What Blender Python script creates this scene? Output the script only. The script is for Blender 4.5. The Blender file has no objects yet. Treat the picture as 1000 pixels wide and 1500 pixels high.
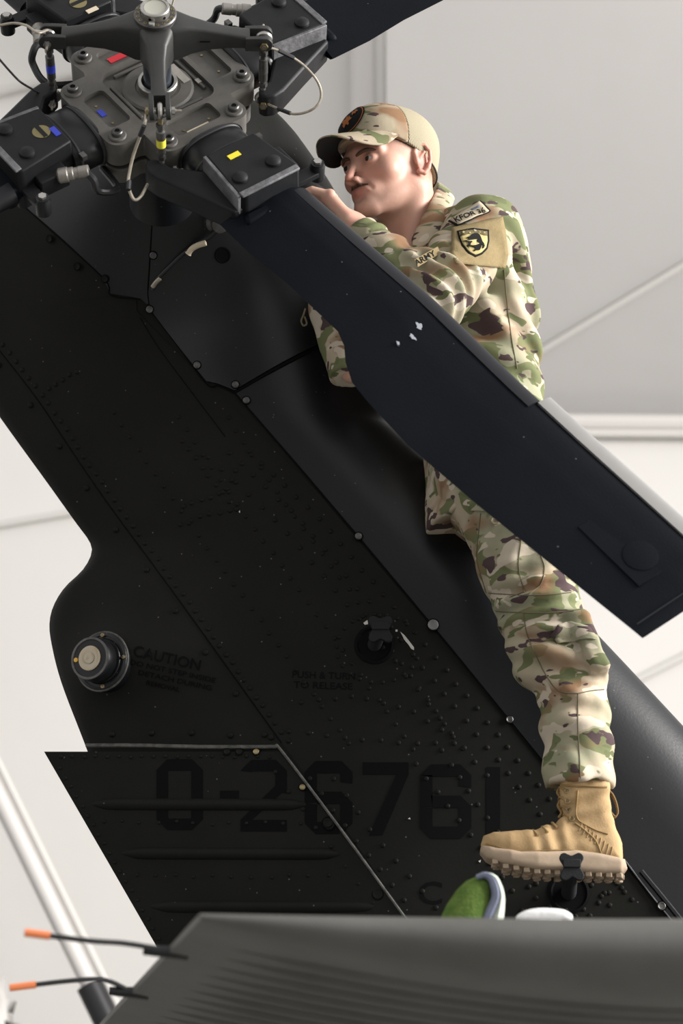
import bpy, bmesh, math, random
import numpy as np
from mathutils import Vector, Matrix
from mathutils.bvhtree import BVHTree

random.seed(7); np.random.seed(7)
scene = bpy.context.scene
C = scene.collection

# ------------------------------------------------------------------ camera
PITCH = math.radians(20); FPX = 3100.0
CAM = np.array([0.0, 0.0, 1.3])
FW = np.array([0, math.cos(PITCH), math.sin(PITCH)]); UP = np.array([0, -math.sin(PITCH), math.cos(PITCH)]); RT = np.array([1.0, 0, 0])
cam = bpy.data.cameras.new('camera'); cam_o = bpy.data.objects.new('camera', cam); C.objects.link(cam_o)
cam_o.location = CAM; cam_o.rotation_euler = (math.pi/2 + PITCH, 0, 0)
cam.sensor_fit = 'VERTICAL'; cam.sensor_height = 36; cam.sensor_width = 24; cam.lens = FPX/1500*36
cam.dof.use_dof = True; cam.dof.focus_distance = 4.85; cam.dof.aperture_fstop = 4.0
cam.clip_end = 200
scene.camera = cam_o

# ------------------------------------------------------------------ world, light, exposure
w = bpy.data.worlds.new('hangar_daylight'); scene.world = w; w.use_nodes = True
bg = w.node_tree.nodes['Background']; bg.inputs[0].default_value = (1.0, 0.975, 0.955, 1); bg.inputs[1].default_value = 0.70
def area_light(name, loc, target, sx, sy, energy, col=(1, 1, 1)):
    l = bpy.data.lights.new(name, 'AREA'); l.shape = 'RECTANGLE'; l.size = sx; l.size_y = sy; l.energy = energy; l.color = col
    o = bpy.data.objects.new(name, l); C.objects.link(o); o.location = loc
    o.rotation_euler = (Vector(target) - Vector(loc)).to_track_quat('-Z', 'Y').to_euler()
    return o
area_light('hangar_door_daylight', (7.4, 3.2, 5.2), (0.3, 4.6, 3.1), 4, 5, 1450, (1, 0.97, 0.94))
scene.view_settings.view_transform = 'Standard'; scene.view_settings.look = 'None'
scene.view_settings.exposure = 0.3; scene.view_settings.gamma = 1.0; scene.view_settings.use_curve_mapping = False

# ------------------------------------------------------------------ helpers
def ray(px, py): return FW + (px-500)/FPX*RT + (750-py)/FPX*UP
def at(px, py, Y):
    r = ray(px, py); return CAM + r*((Y-CAM[1])/r[1])
V = lambda *a: np.array(a, float)
def nrm(v): v = np.asarray(v, float); return v/np.linalg.norm(v)

def link(name, me, mat, parent=None, smooth=True):
    o = bpy.data.objects.new(name, me); C.objects.link(o)
    if mat is not None: me.materials.append(mat)
    if smooth: me.polygons.foreach_set('use_smooth', [True]*len(me.polygons))
    if parent is not None:
        o.parent = parent
        o.matrix_parent_inverse = Matrix.Identity(4)
        b = parent
        off = Vector((0, 0, 0))
        if parent.get('_world'):      # children given in world coordinates
            o.location = -Vector(parent['_world'])
            o['_world'] = [0.0, 0.0, 0.0]
    return o
def mesh(name, verts, faces, mat, parent=None, smooth=True, angle=None):
    me = bpy.data.meshes.new(name); me.from_pydata([tuple(map(float, v)) for v in verts], [], [tuple(map(int, f)) for f in faces]); me.update()
    o = link(name, me, mat, parent, smooth)
    if angle: sharp(me, angle)
    return o
def sharp(me, deg):
    me.set_sharp_from_angle(angle=math.radians(deg))
def tag(o, label=None, cat=None, group=None, kind=None):
    if label: o['label'] = label
    if cat: o['category'] = cat
    if group: o['group'] = group
    if kind: o['kind'] = kind
    return o
def root(name, loc, label, cat, group=None, world=True, kind=None):
    o = bpy.data.objects.new(name, None); C.objects.link(o); o.location = loc; o.empty_display_size = .1
    if world: o['_world'] = [float(x) for x in loc]
    return tag(o, label, cat, group, kind)

class MB:
    """collects shapes, builds ONE mesh object"""
    def __init__(s): s.v = []; s.f = []
    def add(s, vs, fs):
        n = len(s.v); s.v += [np.asarray(v, float) for v in vs]; s.f += [tuple(i+n for i in f) for f in fs]; return s
    def box(s, c, h, R=None):
        R = np.eye(3) if R is None else np.asarray(R); c = np.asarray(c, float)
        vs = [c + R @ (np.array(q)*np.asarray(h)) for q in [(-1,-1,-1),(1,-1,-1),(1,1,-1),(-1,1,-1),(-1,-1,1),(1,-1,1),(1,1,1),(-1,1,1)]]
        return s.add(vs, [(0,3,2,1),(4,5,6,7),(0,1,5,4),(1,2,6,5),(2,3,7,6),(3,0,4,7)])
    def prism(s, poly, z0, z1, M=None, scale_top=1.0):
        """polygon (x,y) CCW extruded z0..z1, M: 3x4-like function"""
        n = len(poly); M = M or (lambda p: p); c = np.mean(np.array(poly), axis=0)
        top = [c+(np.array(p)-c)*scale_top for p in poly]
        vs = [M(V(p[0], p[1], z0)) for p in poly] + [M(V(p[0], p[1], z1)) for p in top]
        return s.add(vs, [tuple(range(n-1, -1, -1)), tuple(range(n, 2*n))] + [(i, (i+1) % n, n+(i+1) % n, n+i) for i in range(n)])
    def tube(s, pts, r, seg=10, cap=True):
        pts = [np.asarray(p, float) for p in pts]; n = len(pts); r = [r]*n if np.isscalar(r) else r
        t = [nrm(pts[min(i+1, n-1)] - pts[max(i-1, 0)]) for i in range(n)]
        a = np.cross(t[0], V(0.12, 0.31, 0.94)); a = nrm(a) if np.linalg.norm(a) > .05 else nrm(np.cross(t[0], V(1, 0, 0)))
        vs = []
        for i in range(n):
            a = nrm(a - t[i]*(a @ t[i])); b = np.cross(t[i], a)
            vs += [pts[i] + r[i]*(a*math.cos(q) + b*math.sin(q)) for q in np.linspace(0, 2*math.pi, seg, endpoint=False)]
        fs = [(i*seg+j, i*seg+(j+1) % seg, (i+1)*seg+(j+1) % seg, (i+1)*seg+j) for i in range(n-1) for j in range(seg)]
        if cap: fs += [tuple(range(seg-1, -1, -1)), tuple(range((n-1)*seg, n*seg))]
        return s.add(vs, fs)
    def cyl(s, a, b, r, seg=16, r2=None):
        return s.tube([a, b], [r, r if r2 is None else r2], seg)
    def lathe(s, prof, o, axis, seg=24, cap=True):
        """prof: (radius, height along axis)"""
        o = np.asarray(o, float); ax = nrm(axis); a = np.cross(ax, V(0.2, 0.9, 0.35)); a = nrm(a); b = np.cross(ax, a)
        vs = [o + ax*h + r*(a*math.cos(q)+b*math.sin(q)) for r, h in prof for q in np.linspace(0, 2*math.pi, seg, endpoint=False)]
        n = len(prof)
        fs = [(i*seg+j, i*seg+(j+1) % seg, (i+1)*seg+(j+1) % seg, (i+1)*seg+j) for i in range(n-1) for j in range(seg)]
        if cap: fs += [tuple(range(seg-1, -1, -1)), tuple(range((n-1)*seg, n*seg))]
        return s.add(vs, fs)
    def ring(s, o, axis, R, r, seg=24, sec=8):
        o = np.asarray(o, float); ax = nrm(axis); a = np.cross(ax, V(0.2, 0.9, 0.35)); a = nrm(a); b = np.cross(ax, a); vs = []
        for q in np.linspace(0, 2*math.pi, seg, endpoint=False):
            d = a*math.cos(q)+b*math.sin(q)
            vs += [o + d*(R + r*math.cos(e)) + ax*r*math.sin(e) for e in np.linspace(0, 2*math.pi, sec, endpoint=False)]
        fs = [(i*sec+j, ((i+1) % seg)*sec+j, ((i+1) % seg)*sec+(j+1) % sec, i*sec+(j+1) % sec) for i in range(seg) for j in range(sec)]
        return s.add(vs, fs)
    def grid(s, P, closed_u=False):
        """P[i][j] points"""
        n, m = len(P), len(P[0])
        vs = [P[i][j] for i in range(n) for j in range(m)]
        fs = [(i*m+j, i*m+(j+1) % m, (i+1)*m+(j+1) % m, (i+1)*m+j) for i in range(n-1) for j in range(m if closed_u else m-1)]
        return s.add(vs, fs)
    def build(s, name, mat, parent=None, smooth=True, angle=35, bevel=0, seg=2):
        o = mesh(name, s.v, s.f, mat, parent, smooth, angle)
        bm = bmesh.new(); bm.from_mesh(o.data); bmesh.ops.recalc_face_normals(bm, faces=bm.faces); bm.to_mesh(o.data); bm.free()
        if angle and smooth: sharp(o.data, angle)
        if bevel:
            md = o.modifiers.new('bevel', 'BEVEL'); md.width = bevel; md.segments = seg; md.limit_method = 'ANGLE'; md.angle_limit = math.radians(32)
        return o
def ngon(n, r, c=(0, 0), a0=0): return [(c[0]+r*math.cos(a0+2*math.pi*i/n), c[1]+r*math.sin(a0+2*math.pi*i/n)) for i in range(n)]
def spline(pts, n=8):
    pts = [np.asarray(p, float) for p in pts]; P = [2*pts[0]-pts[1]] + pts + [2*pts[-1]-pts[-2]]; out = []
    for i in range(1, len(P)-2):
        for t in np.linspace(0, 1, n, endpoint=False):
            out.append(.5*(2*P[i] + (P[i+1]-P[i-1])*t + (2*P[i-1]-5*P[i]+4*P[i+1]-P[i+2])*t*t + (3*P[i]-P[i-1]-3*P[i+1]+P[i+2])*t**3))
    return out + [pts[-1]]

# ---- materials
def mat(name, col, rough=.6, metal=0, spec=.5, noise=None, bump=None, specks=None, coat=0, trans=0, scratches=None):
    m = bpy.data.materials.new(name); m.use_nodes = True; nt = m.node_tree; b = nt.nodes['Principled BSDF']
    b.inputs['Base Color'].default_value = (*col, 1); b.inputs['Roughness'].default_value = rough; b.inputs['Metallic'].default_value = metal
    b.inputs['Specular IOR Level'].default_value = spec; b.inputs['Coat Weight'].default_value = coat
    N = nt.nodes.new; L = nt.links.new
    tc = N('ShaderNodeTexCoord'); cur = None
    if noise:                                   # (scale, amount, second colour)
        n = N('ShaderNodeTexNoise'); n.inputs['Scale'].default_value = noise[0]; n.inputs['Detail'].default_value = 6; n.inputs['Roughness'].default_value = .65
        L(tc.outputs['Object'], n.inputs['Vector'])
        r = N('ShaderNodeValToRGB'); r.color_ramp.elements[0].position = .38; r.color_ramp.elements[1].position = .68
        r.color_ramp.elements[0].color = (*col, 1); c2 = noise[2]; k = noise[1]
        r.color_ramp.elements[1].color = (*[a*(1-k)+c*k for a, c in zip(col, c2)], 1)
        L(n.outputs['Fac'], r.inputs['Fac']); cur = r.outputs['Color']
    if specks:                                  # (scale, size, colour)
        vo = N('ShaderNodeTexVoronoi'); vo.inputs['Scale'].default_value = specks[0]; L(tc.outputs['Object'], vo.inputs['Vector'])
        lt = N('ShaderNodeMath'); lt.operation = 'LESS_THAN'; lt.inputs[1].default_value = specks[1]; L(vo.outputs['Distance'], lt.inputs[0])
        sep = N('ShaderNodeSeparateColor'); L(vo.outputs['Color'], sep.inputs[0])
        g = N('ShaderNodeMath'); g.operation = 'LESS_THAN'; g.inputs[1].default_value = .45; L(sep.outputs[0], g.inputs[0])
        mu = N('ShaderNodeMath'); mu.operation = 'MULTIPLY'; L(lt.outputs[0], mu.inputs[0]); L(g.outputs[0], mu.inputs[1])
        mx = N('ShaderNodeMix'); mx.data_type = 'RGBA'; L(mu.outputs[0], mx.inputs[0]); mx.inputs[7].default_value = (*specks[2], 1)
        if cur: L(cur, mx.inputs[6])
        else: mx.inputs[6].default_value = (*col, 1)
        cur = mx.outputs[2]
    if scratches:                               # (scale, threshold, colour): thin pale scuffs
        n3 = N('ShaderNodeTexNoise'); n3.inputs['Scale'].default_value = scratches[0]; n3.inputs['Detail'].default_value = 9; n3.inputs['Roughness'].default_value = .75
        n3.inputs['Distortion'].default_value = 1.2; L(tc.outputs['Object'], n3.inputs['Vector'])
        r3 = N('ShaderNodeValToRGB'); r3.color_ramp.elements[0].position = scratches[1]; r3.color_ramp.elements[1].position = scratches[1]+.06
        r3.color_ramp.elements[0].color = (0, 0, 0, 1); r3.color_ramp.elements[1].color = (1, 1, 1, 1); L(n3.outputs['Fac'], r3.inputs['Fac'])
        mx = N('ShaderNodeMix'); mx.data_type = 'RGBA'; L(r3.outputs[0], mx.inputs[0]); mx.inputs[7].default_value = (*scratches[2], 1)
        if cur: L(cur, mx.inputs[6])
        else: mx.inputs[6].default_value = (*col, 1)
        cur = mx.outputs[2]
    if cur: L(cur, b.inputs['Base Color'])
    if bump:                                    # (scale, strength, distance)
        n2 = N('ShaderNodeTexNoise'); n2.inputs['Scale'].default_value = bump[0]; n2.inputs['Detail'].default_value = 4; L(tc.outputs['Object'], n2.inputs['Vector'])
        bp = N('ShaderNodeBump'); bp.inputs['Strength'].default_value = bump[1]; bp.inputs['Distance'].default_value = bump[2]
        L(n2.outputs['Fac'], bp.inputs['Height']); L(bp.outputs['Normal'], b.inputs['Normal'])
    if trans: b.inputs['Transmission Weight'].default_value = trans
    return m
M = {}
M['olive'] = mat('olive_black_paint', (.0062, .0065, .0052), .62, spec=.14, noise=(5, .6, (.0105, .0106, .0088)), specks=(42, .075, (.09, .09, .08)), bump=(140, .12, .002))
M['fairing'] = mat('blue_black_paint', (.0052, .0060, .0078), .36, spec=.4, noise=(6, .4, (.007, .008, .0095)), specks=(42, .06, (.09, .095, .10)), bump=(140, .1, .002))
M['blade'] = mat('blade_paint', (.0042, .0054, .0080), .55, spec=.06, noise=(4, .5, (.007, .0085, .012)), specks=(30, .05, (.09, .10, .12)), bump=(220, .18, .002), scratches=(3.2, .76, (.25, .26, .28)))
M['bootblk'] = mat('rubber_edge_guard', (.009, .010, .013), .5, spec=.28, scratches=(9, .66, (.10, .10, .11)))
M['block'] = mat('clamp_black_paint', (.0085, .0095, .011), .5, spec=.22, noise=(18, .6, (.016, .016, .018)), scratches=(14, .70, (.16, .17, .19)), bump=(200, .1, .002))
M['rubber'] = mat('black_rubber', (.007, .008, .009), .36, spec=.35, noise=(20, .5, (.012, .012, .014)))
M['hubgrey'] = mat('hub_grey_alloy', (.082, .078, .071), .55, spec=.4, noise=(22, .7, (.12, .115, .105)), scratches=(26, .68, (.2, .2, .19)), bump=(160, .1, .002))
M['spider'] = mat('pitch_beam_grey', (.024, .025, .024), .45, spec=.45, noise=(20, .5, (.036, .036, .035)), scratches=(30, .71, (.16, .16, .16)))
M['steel'] = mat('bare_steel', (.46, .45, .43), .34, metal=.9, noise=(40, .6, (.25, .24, .22)))
M['dsteel'] = mat('dark_steel', (.085, .085, .085), .42, metal=.8, noise=(40, .5, (.22, .21, .2)))
M['brass'] = mat('tarnished_cadmium', (.33, .27, .15), .42, metal=.8, noise=(60, .6, (.15, .12, .07)))
M['shaft'] = mat('blued_shaft', (.07, .085, .11), .3, metal=.7, noise=(50, .6, (.13, .15, .18)))
M['nickel'] = mat('nickel_edge_strip', (.25, .247, .242), .5, metal=.2, spec=.6, noise=(30, .25, (.3, .29, .28)))
M['seal'] = mat('worn_sealant', (.15, .15, .16), .6, noise=(30, .8, (.04, .04, .045)), bump=(80, .5, .004))
M['cable'] = mat('braided_cable', (.42, .38, .31), .45, metal=.5, noise=(120, .6, (.2, .18, .15)))
M['blackcable'] = mat('black_cable', (.012, .012, .014), .45)
M['blue'] = mat('blue_marker', (.03, .05, .5), .5); M['yellow'] = mat('yellow_marker', (.85, .7, .03), .5); M['red'] = mat('red_marker', (.6, .015, .03), .5)
M['ytag'] = mat('lemon_band', (.72, .68, .06), .5); M['gold'] = mat('gold_sticker', (.2, .17, .07), .55); M['cream'] = mat('cream_tape', (.72, .62, .46), .6)
M['ltag'] = mat('grey_data_plate', (.33, .31, .28), .5, noise=(60, .5, (.2, .19, .17)))
M['cond'] = mat('connector_grey', (.30, .285, .26), .42, metal=.5, noise=(60, .5, (.18, .17, .15)))
M['stab'] = mat('stabilator_paint', (.10, .099, .092), .55, spec=.4, noise=(5, .5, (.055, .055, .048)), bump=(60, .1, .003))
M['decal'] = mat('faded_black_stencil', (.0030, .0032, .0036), .7, spec=.08)
M['tread'] = mat('step_pad', (.018, .019, .021), .75, spec=.2, bump=(400, .4, .002))
M['chip'] = mat('bare_chipped_paint', (.55, .54, .5), .6)
M['lens'] = mat('light_lens', (.42, .37, .28), .2, spec=.6, coat=.6, noise=(30, .6, (.5, .33, .12)))
M['orange'] = mat('orange_tip', (.75, .22, .08), .5)

# ------------------------------------------------------------------ implicit surface tools
def sphere(P, c, r): return np.linalg.norm(P-np.asarray(c), axis=1) - r
def ell(P, c, R, B=None):
    q = P-np.asarray(c)
    if B is not None: q = q @ np.asarray(B).T
    R = np.asarray(R, float); k0 = np.linalg.norm(q/R, axis=1); k1 = np.linalg.norm(q/(R*R), axis=1) + 1e-9
    return k0*(k0-1)/k1
def cone(P, a, b, ra, rb):
    a = np.asarray(a, float); b = np.asarray(b, float); ab = b-a
    t = np.clip(((P-a) @ ab)/(ab @ ab), 0, 1)
    return np.linalg.norm(P-a-t[:, None]*ab, axis=1) - (ra+(rb-ra)*t)
def smin(a, b, k):
    h = np.clip(.5+.5*(b-a)/k, 0, 1); return b*(1-h)+a*h-k*h*(1-h)
def smax(a, b, k): return -smin(-a, -b, k)
def rbox(P, c, h, r, B=None):
    q = P-np.asarray(c)
    if B is not None: q = q @ np.asarray(B).T
    q = np.abs(q)-np.asarray(h)+r
    return np.linalg.norm(np.maximum(q, 0), axis=1)+np.minimum(q.max(axis=1), 0)-r
def poly2(x, y, poly):
    """signed distance to polygon, inside negative"""
    p = np.array(poly, float); n = len(p); d = np.full(x.shape, 1e9); ins = np.zeros(x.shape, bool)
    for i in range(n):
        a = p[i]; b = p[(i+1) % n]; e = b-a; wx = x-a[0]; wy = y-a[1]
        t = np.clip((wx*e[0]+wy*e[1])/(e @ e), 0, 1); d = np.minimum(d, (wx-t*e[0])**2+(wy-t*e[1])**2)
        c = ((a[1] <= y) & (b[1] > y)) | ((b[1] <= y) & (a[1] > y))
        with np.errstate(divide='ignore', invalid='ignore'):
            ins ^= c & (x < a[0]+(y-a[1])*e[0]/(e[1] if e[1] != 0 else 1e-12))
    d = np.sqrt(d); return np.where(ins, -d, d)
def hashn(i, j, k):
    h = (i*374761393 + j*668265263 + k*1274126177) & 0xffffffff
    h = ((h ^ (h >> 13))*1274126177) & 0xffffffff
    return ((h ^ (h >> 16)) & 0xffff)/65535.0*2-1
def vnoise(P, s, seed=0):
    q = P*s+seed*17.3; i = np.floor(q).astype(np.int64); f = q-i; f = f*f*(3-2*f); r = 0
    for a in (0, 1):
        for b in (0, 1):
            for c in (0, 1):
                wgt = (f[:, 0] if a else 1-f[:, 0])*(f[:, 1] if b else 1-f[:, 1])*(f[:, 2] if c else 1-f[:, 2])
                r = r + wgt*hashn(i[:, 0]+a, i[:, 1]+b, i[:, 2]+c)
    return r
def surface(f, lo, hi, h):
    """surface nets of the implicit function f"""
    lo = np.asarray(lo, float); n = np.ceil((np.asarray(hi)-lo)/h).astype(int)+1
    n = ((n+3)//4)*4+1
    ax = [lo[i]+h*np.arange(n[i]) for i in range(3)]
    cn = (n-1)//4+1
    cg = np.stack(np.meshgrid(*[lo[i]+4*h*np.arange(cn[i]) for i in range(3)], indexing='ij'), -1).reshape(-1, 3)
    cd = f(cg).reshape(cn)
    up = np.repeat(np.repeat(np.repeat(cd, 4, 0), 4, 1), 4, 2)[:n[0], :n[1], :n[2]]
    D = up.copy(); mask = np.abs(up) < 9.5*h
    idx = np.argwhere(mask); pts = lo+idx*h
    vals = np.concatenate([f(pts[i:i+400000]) for i in range(0, len(pts), 400000)])
    D[mask] = vals
    S = D < 0
    cells = np.zeros(n-1, np.int8)
    for a in (0, 1):
        for b in (0, 1):
            for c in (0, 1): cells += S[a:n[0]-1+a, b:n[1]-1+b, c:n[2]-1+c]
    act = (cells > 0) & (cells < 8); ci = np.argwhere(act); vid = -np.ones(n-1, int); vid[act] = np.arange(len(ci))
    acc = np.zeros((len(ci), 3)); cnt = np.zeros(len(ci))
    for d in range(3):
        o = [k for k in range(3) if k != d]
        for p in (0, 1):
            for q in (0, 1):
                a = ci.copy(); a[:, o[0]] += p; a[:, o[1]] += q; b = a.copy(); b[:, d] += 1
                da = D[a[:, 0], a[:, 1], a[:, 2]]; db = D[b[:, 0], b[:, 1], b[:, 2]]; m = (da < 0) != (db < 0)
                t = np.where(m, da/np.where(m, da-db, 1), 0); x = a.astype(float); x[:, d] += t
                acc[m] += x[m]; cnt[m] += 1
    vs = lo+h*acc/np.maximum(cnt, 1)[:, None]
    faces = []
    for d in range(3):
        o1, o2 = (d+1) % 3, (d+2) % 3
        sl = [slice(None)]*3; s2 = [slice(None)]*3; sl[d] = slice(0, n[d]-1); s2[d] = slice(1, n[d])
        e = np.argwhere(S[tuple(sl)] != S[tuple(s2)])
        e = e[(e[:, o1] > 0) & (e[:, o2] > 0) & (e[:, o1] < n[o1]-1) & (e[:, o2] < n[o2]-1)]
        q = []
        for da, db in ((-1, -1), (0, -1), (0, 0), (-1, 0)):
            c = e.copy(); c[:, o1] += da; c[:, o2] += db; q.append(vid[c[:, 0], c[:, 1], c[:, 2]])
        q = np.stack(q, 1); inside = S[e[:, 0], e[:, 1], e[:, 2]]
        q[~inside] = q[~inside][:, ::-1]; faces.append(q)
    F = np.concatenate(faces); F = F[(F >= 0).all(1)]
    for _ in range(2):                          # pull the vertices on to the surface
        e = h*.3; d0 = f(vs)
        g = np.stack([(f(vs+np.eye(3)[k]*e)-f(vs-np.eye(3)[k]*e))/(2*e) for k in range(3)], 1)
        vs = vs-g*(np.clip(d0, -h, h)/np.maximum((g*g).sum(1), .2))[:, None]*.8
    return vs, F
def fmesh(name, vs, F, m, parent, colors=None):
    me = bpy.data.meshes.new(name); nv, nf = len(vs), len(F)
    me.vertices.add(nv); me.vertices.foreach_set('co', vs.astype(np.float32).ravel())
    me.loops.add(nf*4); me.loops.foreach_set('vertex_index', F.astype(np.int32).ravel())
    me.polygons.add(nf); me.polygons.foreach_set('loop_start', np.arange(0, nf*4, 4, dtype=np.int32)); me.update(calc_edges=True); me.validate()
    if colors is not None:
        ca = me.color_attributes.new('tint', 'FLOAT_COLOR', 'POINT'); ca.data.foreach_set('color', np.concatenate([colors, np.ones((nv, 1))], 1).astype(np.float32).ravel())
    return link(name, me, m, parent, True)
def bvh_of(vs, F): return BVHTree.FromPolygons([tuple(v) for v in vs], [tuple(int(i) for i in f) for f in F])

# ================================================================== SETTING
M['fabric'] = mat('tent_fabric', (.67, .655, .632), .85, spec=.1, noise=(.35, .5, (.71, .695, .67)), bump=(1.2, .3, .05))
M['fabric_shaded'] = mat('shaded_roof_fabric', (.50, .49, .482), .85, spec=.1, noise=(.3, .4, (.55, .54, .53)), bump=(.9, .3, .05))  # tent cloth greyed: the roof slope's weaker light is put into the colour
M['concrete'] = mat('concrete_floor', (.22, .215, .20), .7, noise=(3, .5, (.17, .165, .16)), bump=(30, .2, .01))
M['frame'] = mat('white_frame', (.62, .60, .58), .5)
M['strap'] = mat('grey_strap', (.60, .585, .56), .7)
def struct(o): o['kind'] = 'structure'; return o
struct(MB().box((0, 6, -.1), (14, 12, .1)).build('floor', M['concrete'], smooth=False))
YB = 13.0
struct(MB().box((0, YB+.1, 6), (14, .1, 6.2)).build('wall_back', M['fabric'], smooth=False))
# the sheet of the tent roof that slopes down to the eaves rail behind the soldier
ea = at(1000, 612, YB-.02)
def roof_pt(px, py):
    z0 = ea[2]; r = ray(px, py)       # plane through the eaves line rising towards the viewer
    k = .55
    t = ((z0-CAM[2]) + (YB-.02)*k)/(r[2]+k*r[1]); return CAM + r*t
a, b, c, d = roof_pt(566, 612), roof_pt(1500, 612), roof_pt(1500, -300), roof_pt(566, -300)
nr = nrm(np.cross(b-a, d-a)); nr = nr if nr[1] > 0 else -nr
struct(MB().add([a, b, c, d]+[q+nr*.05 for q in (a, b, c, d)], [(0, 1, 2, 3), (7, 6, 5, 4), (0, 4, 5, 1), (1, 5, 6, 2), (2, 6, 7, 3), (3, 7, 4, 0)]).build('ceiling', M['fabric_shaded'], smooth=False))
# rails, post and seams of the hangar
def bar(name, p, q, r, m=M['frame'], seg=10): return struct(MB().cyl(p, q, r, seg).build(name, m))
bar('trim_1', at(560, 616, YB-.12), at(1500, 622, YB-.12), .055)
bar('trim_2', at(560, 632, YB-.1), at(1500, 638, YB-.1), .03, M['strap'])
bar('trim_3', at(528, -200, YB-.12), at(541, 1600, YB-.12), .085)
bar('trim_4', at(551, -200, YB-.10), at(563, 1600, YB-.10), .045, M['strap'])
bar('trim_5', roof_pt(700, 566)-nr*.02, roof_pt(1100, 325)-nr*.02, .022, M['strap'])
bar('trim_6', at(880, 1022, YB-.03), at(1120, 902, YB-.03), .025, M['strap'])
bar('trim_7', at(-100, 786, YB-.03), at(160, 741, YB-.03), .025, M['strap'])
bar('trim_8', at(-80, 155, YB-.03), at(420, 32, YB-.03), .03, M['strap'])
bar('trim_9', at(-40, 1090, YB-.03), at(200, 1560, YB-.03), .02, M['strap'])
# leaning tent pole at the lower left
pp = root('tent_pole', at(560, 2340, 10.2)*V(1, 1, 0), 'leaning white tent pole with a dark foot in front of rumpled fabric', 'tent pole')
p0, p1 = at(-60, 1050, 10.2), at(148, 1478, 10.2)
p1b = p1+(p1-p0)*(p1[2]/(p0[2]-p1[2]))
MB().cyl(p0, p1, .040, 14).build('tube', M['frame'], pp)
MB().cyl(p0+V(.075, .04, .01), p1+V(.075, .04, .01), .020, 10).build('inner_tube', M['strap'], pp)
MB().cyl(p1+(p0-p1)*.08+V(0, .01, 0), p1b, .065, 14).build('foot_sleeve', M['blackcable'], pp)
# rumpled fabric curtain hanging beside it
cu = []
for i in range(40):
    row = []
    for j in range(64):
        p = at(-260+j*11, 1090+i*31.2, 11.6); p[1] += .12*math.sin(j*.9+i*.25)+.08*math.sin(i*.8-j*.3); row.append(p)
    cu.append(row)
mask_cu = [[q for q in row[:10+int(i*1.38)]] for i, row in enumerate(cu)]
mb = MB()
for i in range(39):
    n = min(len(mask_cu[i]), len(mask_cu[i+1]))
    for j in range(n-1): mb.add([cu[i][j], cu[i][j+1], cu[i+1][j+1], cu[i+1][j]], [(0, 3, 2, 1)])
o = mb.build('tent_curtain', M['fabric'], angle=None)
bm = bmesh.new(); bm.from_mesh(o.data); bmesh.ops.remove_doubles(bm, verts=bm.verts, dist=.001); bm.to_mesh(o.data); bm.free()
md = o.modifiers.new('thick', 'SOLIDIFY'); md.thickness = .02
tag(o, 'rumpled pale fabric skirt of the tent hanging behind the leaning pole', 'curtain')

# ================================================================== TAIL FIN
YC = 4.81
te_px = [(330, 171), (200, 200), (60, 235), (-100, 262), (-235, 305), (-150, 402), (-62, 520), (0, 611), (70, 708), (110, 764), (131, 793), (134, 812), (121, 836), (96, 860), (80, 885), (73, 910), (75, 940), (90, 1000), (125, 1092), (165, 1200), (235, 1400), (300, 1560), (330, 1640), (430, 1960)]
le_px = [(345, 171), (400, 200), (440, 232), (475, 268), (500, 305), (520, 360), (533, 430), (548, 520), (575, 622), (612, 662), (870, 932), (1000, 1071), (1100, 1178), (1300, 1392), (1450, 1552), (1530, 1640), (1820, 1960)]
def table(pts):
    q = spline([np.append(at(x, y, YC)[[0, 2]], 0) for x, y in pts], 6); q = np.array(q)
    o = np.argsort(q[:, 1]); return q[o, 1], q[o, 0]
TEZ, TEX = table(te_px); LEZ, LEX = table(le_px)
ZTOP = min(TEZ.max(), LEZ.max()); ZBOT = max(TEZ.min(), LEZ.min())
xte = lambda z: np.interp(z, TEZ, TEX); xle = lambda z: np.interp(z, LEZ, LEX)
BULGE = at(168, 965, 4.74); GBX = at(252, 235, 4.55)
def half(x, z):
    a = np.maximum(x-xte(z), 0); b = np.maximum(xle(z)-x, 0)
    ft = .02+.125*np.sin(np.minimum(a/.62, 1)*math.pi/2)
    rl = .30*np.clip((ZTOP-z)/.5, .3, 1)
    fl = np.sqrt(np.maximum(1-(1-np.minimum(b/rl, 1))**2, 0))
    ro = np.sqrt(np.clip(a/.02, 0, 1))
    h = ft*fl*np.maximum(ro, .2)
    bx = (x-BULGE[0]); bz = (z-BULGE[2]); wx = np.where(bx > 0, .17, .10)
    gx = (x-GBX[0])/.30; gz = (z-GBX[2])/.27
    return h+.055*np.exp(-(bx/wx)**2-(bz/.085)**2)*np.clip(a/.05, 0, 1)+.30*np.exp(-gx*gx-gz*gz)*fl**1.5*np.clip(a/.15, 0, 1)*np.clip((ZTOP-z)/.12, 0, 1)
def yfront(x, z): return YC-half(x, z)
def fin_at(px, py, off=0.0):
    """point on the near skin of the fin seen at a pixel"""
    y = 4.62
    for _ in range(14):
        p = at(px, py, y); z = min(max(p[2], ZBOT), ZTOP); x = min(max(p[0], xte(z)+.004), xle(z)-.0005); y = .5*y+.5*float(yfront(x, z))
    p = at(px, py, y); e = .004
    dx = (yfront(p[0]+e, p[2])-yfront(p[0]-e, p[2]))/(2*e); dz = (yfront(p[0], p[2]+e)-yfront(p[0], p[2]-e))/(2*e)
    n = nrm(V(float(dx), -1, float(dz)))
    return p+n*off, n
fin = root('helicopter_tail_fin', (.3, YC, ZBOT), 'matte black riveted helicopter tail fin carrying the rotor and the standing soldier', 'tail fin')
zs = np.unique(np.concatenate([np.linspace(ZBOT, ZTOP-.001, 175), np.linspace(ZTOP-.12, ZTOP-.001, 25)]))
us = np.concatenate([np.linspace(0, .08, 8)**1.0, np.linspace(.1, .75, 40), 1-(np.linspace(1, 0, 26)**2)*.24])
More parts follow.
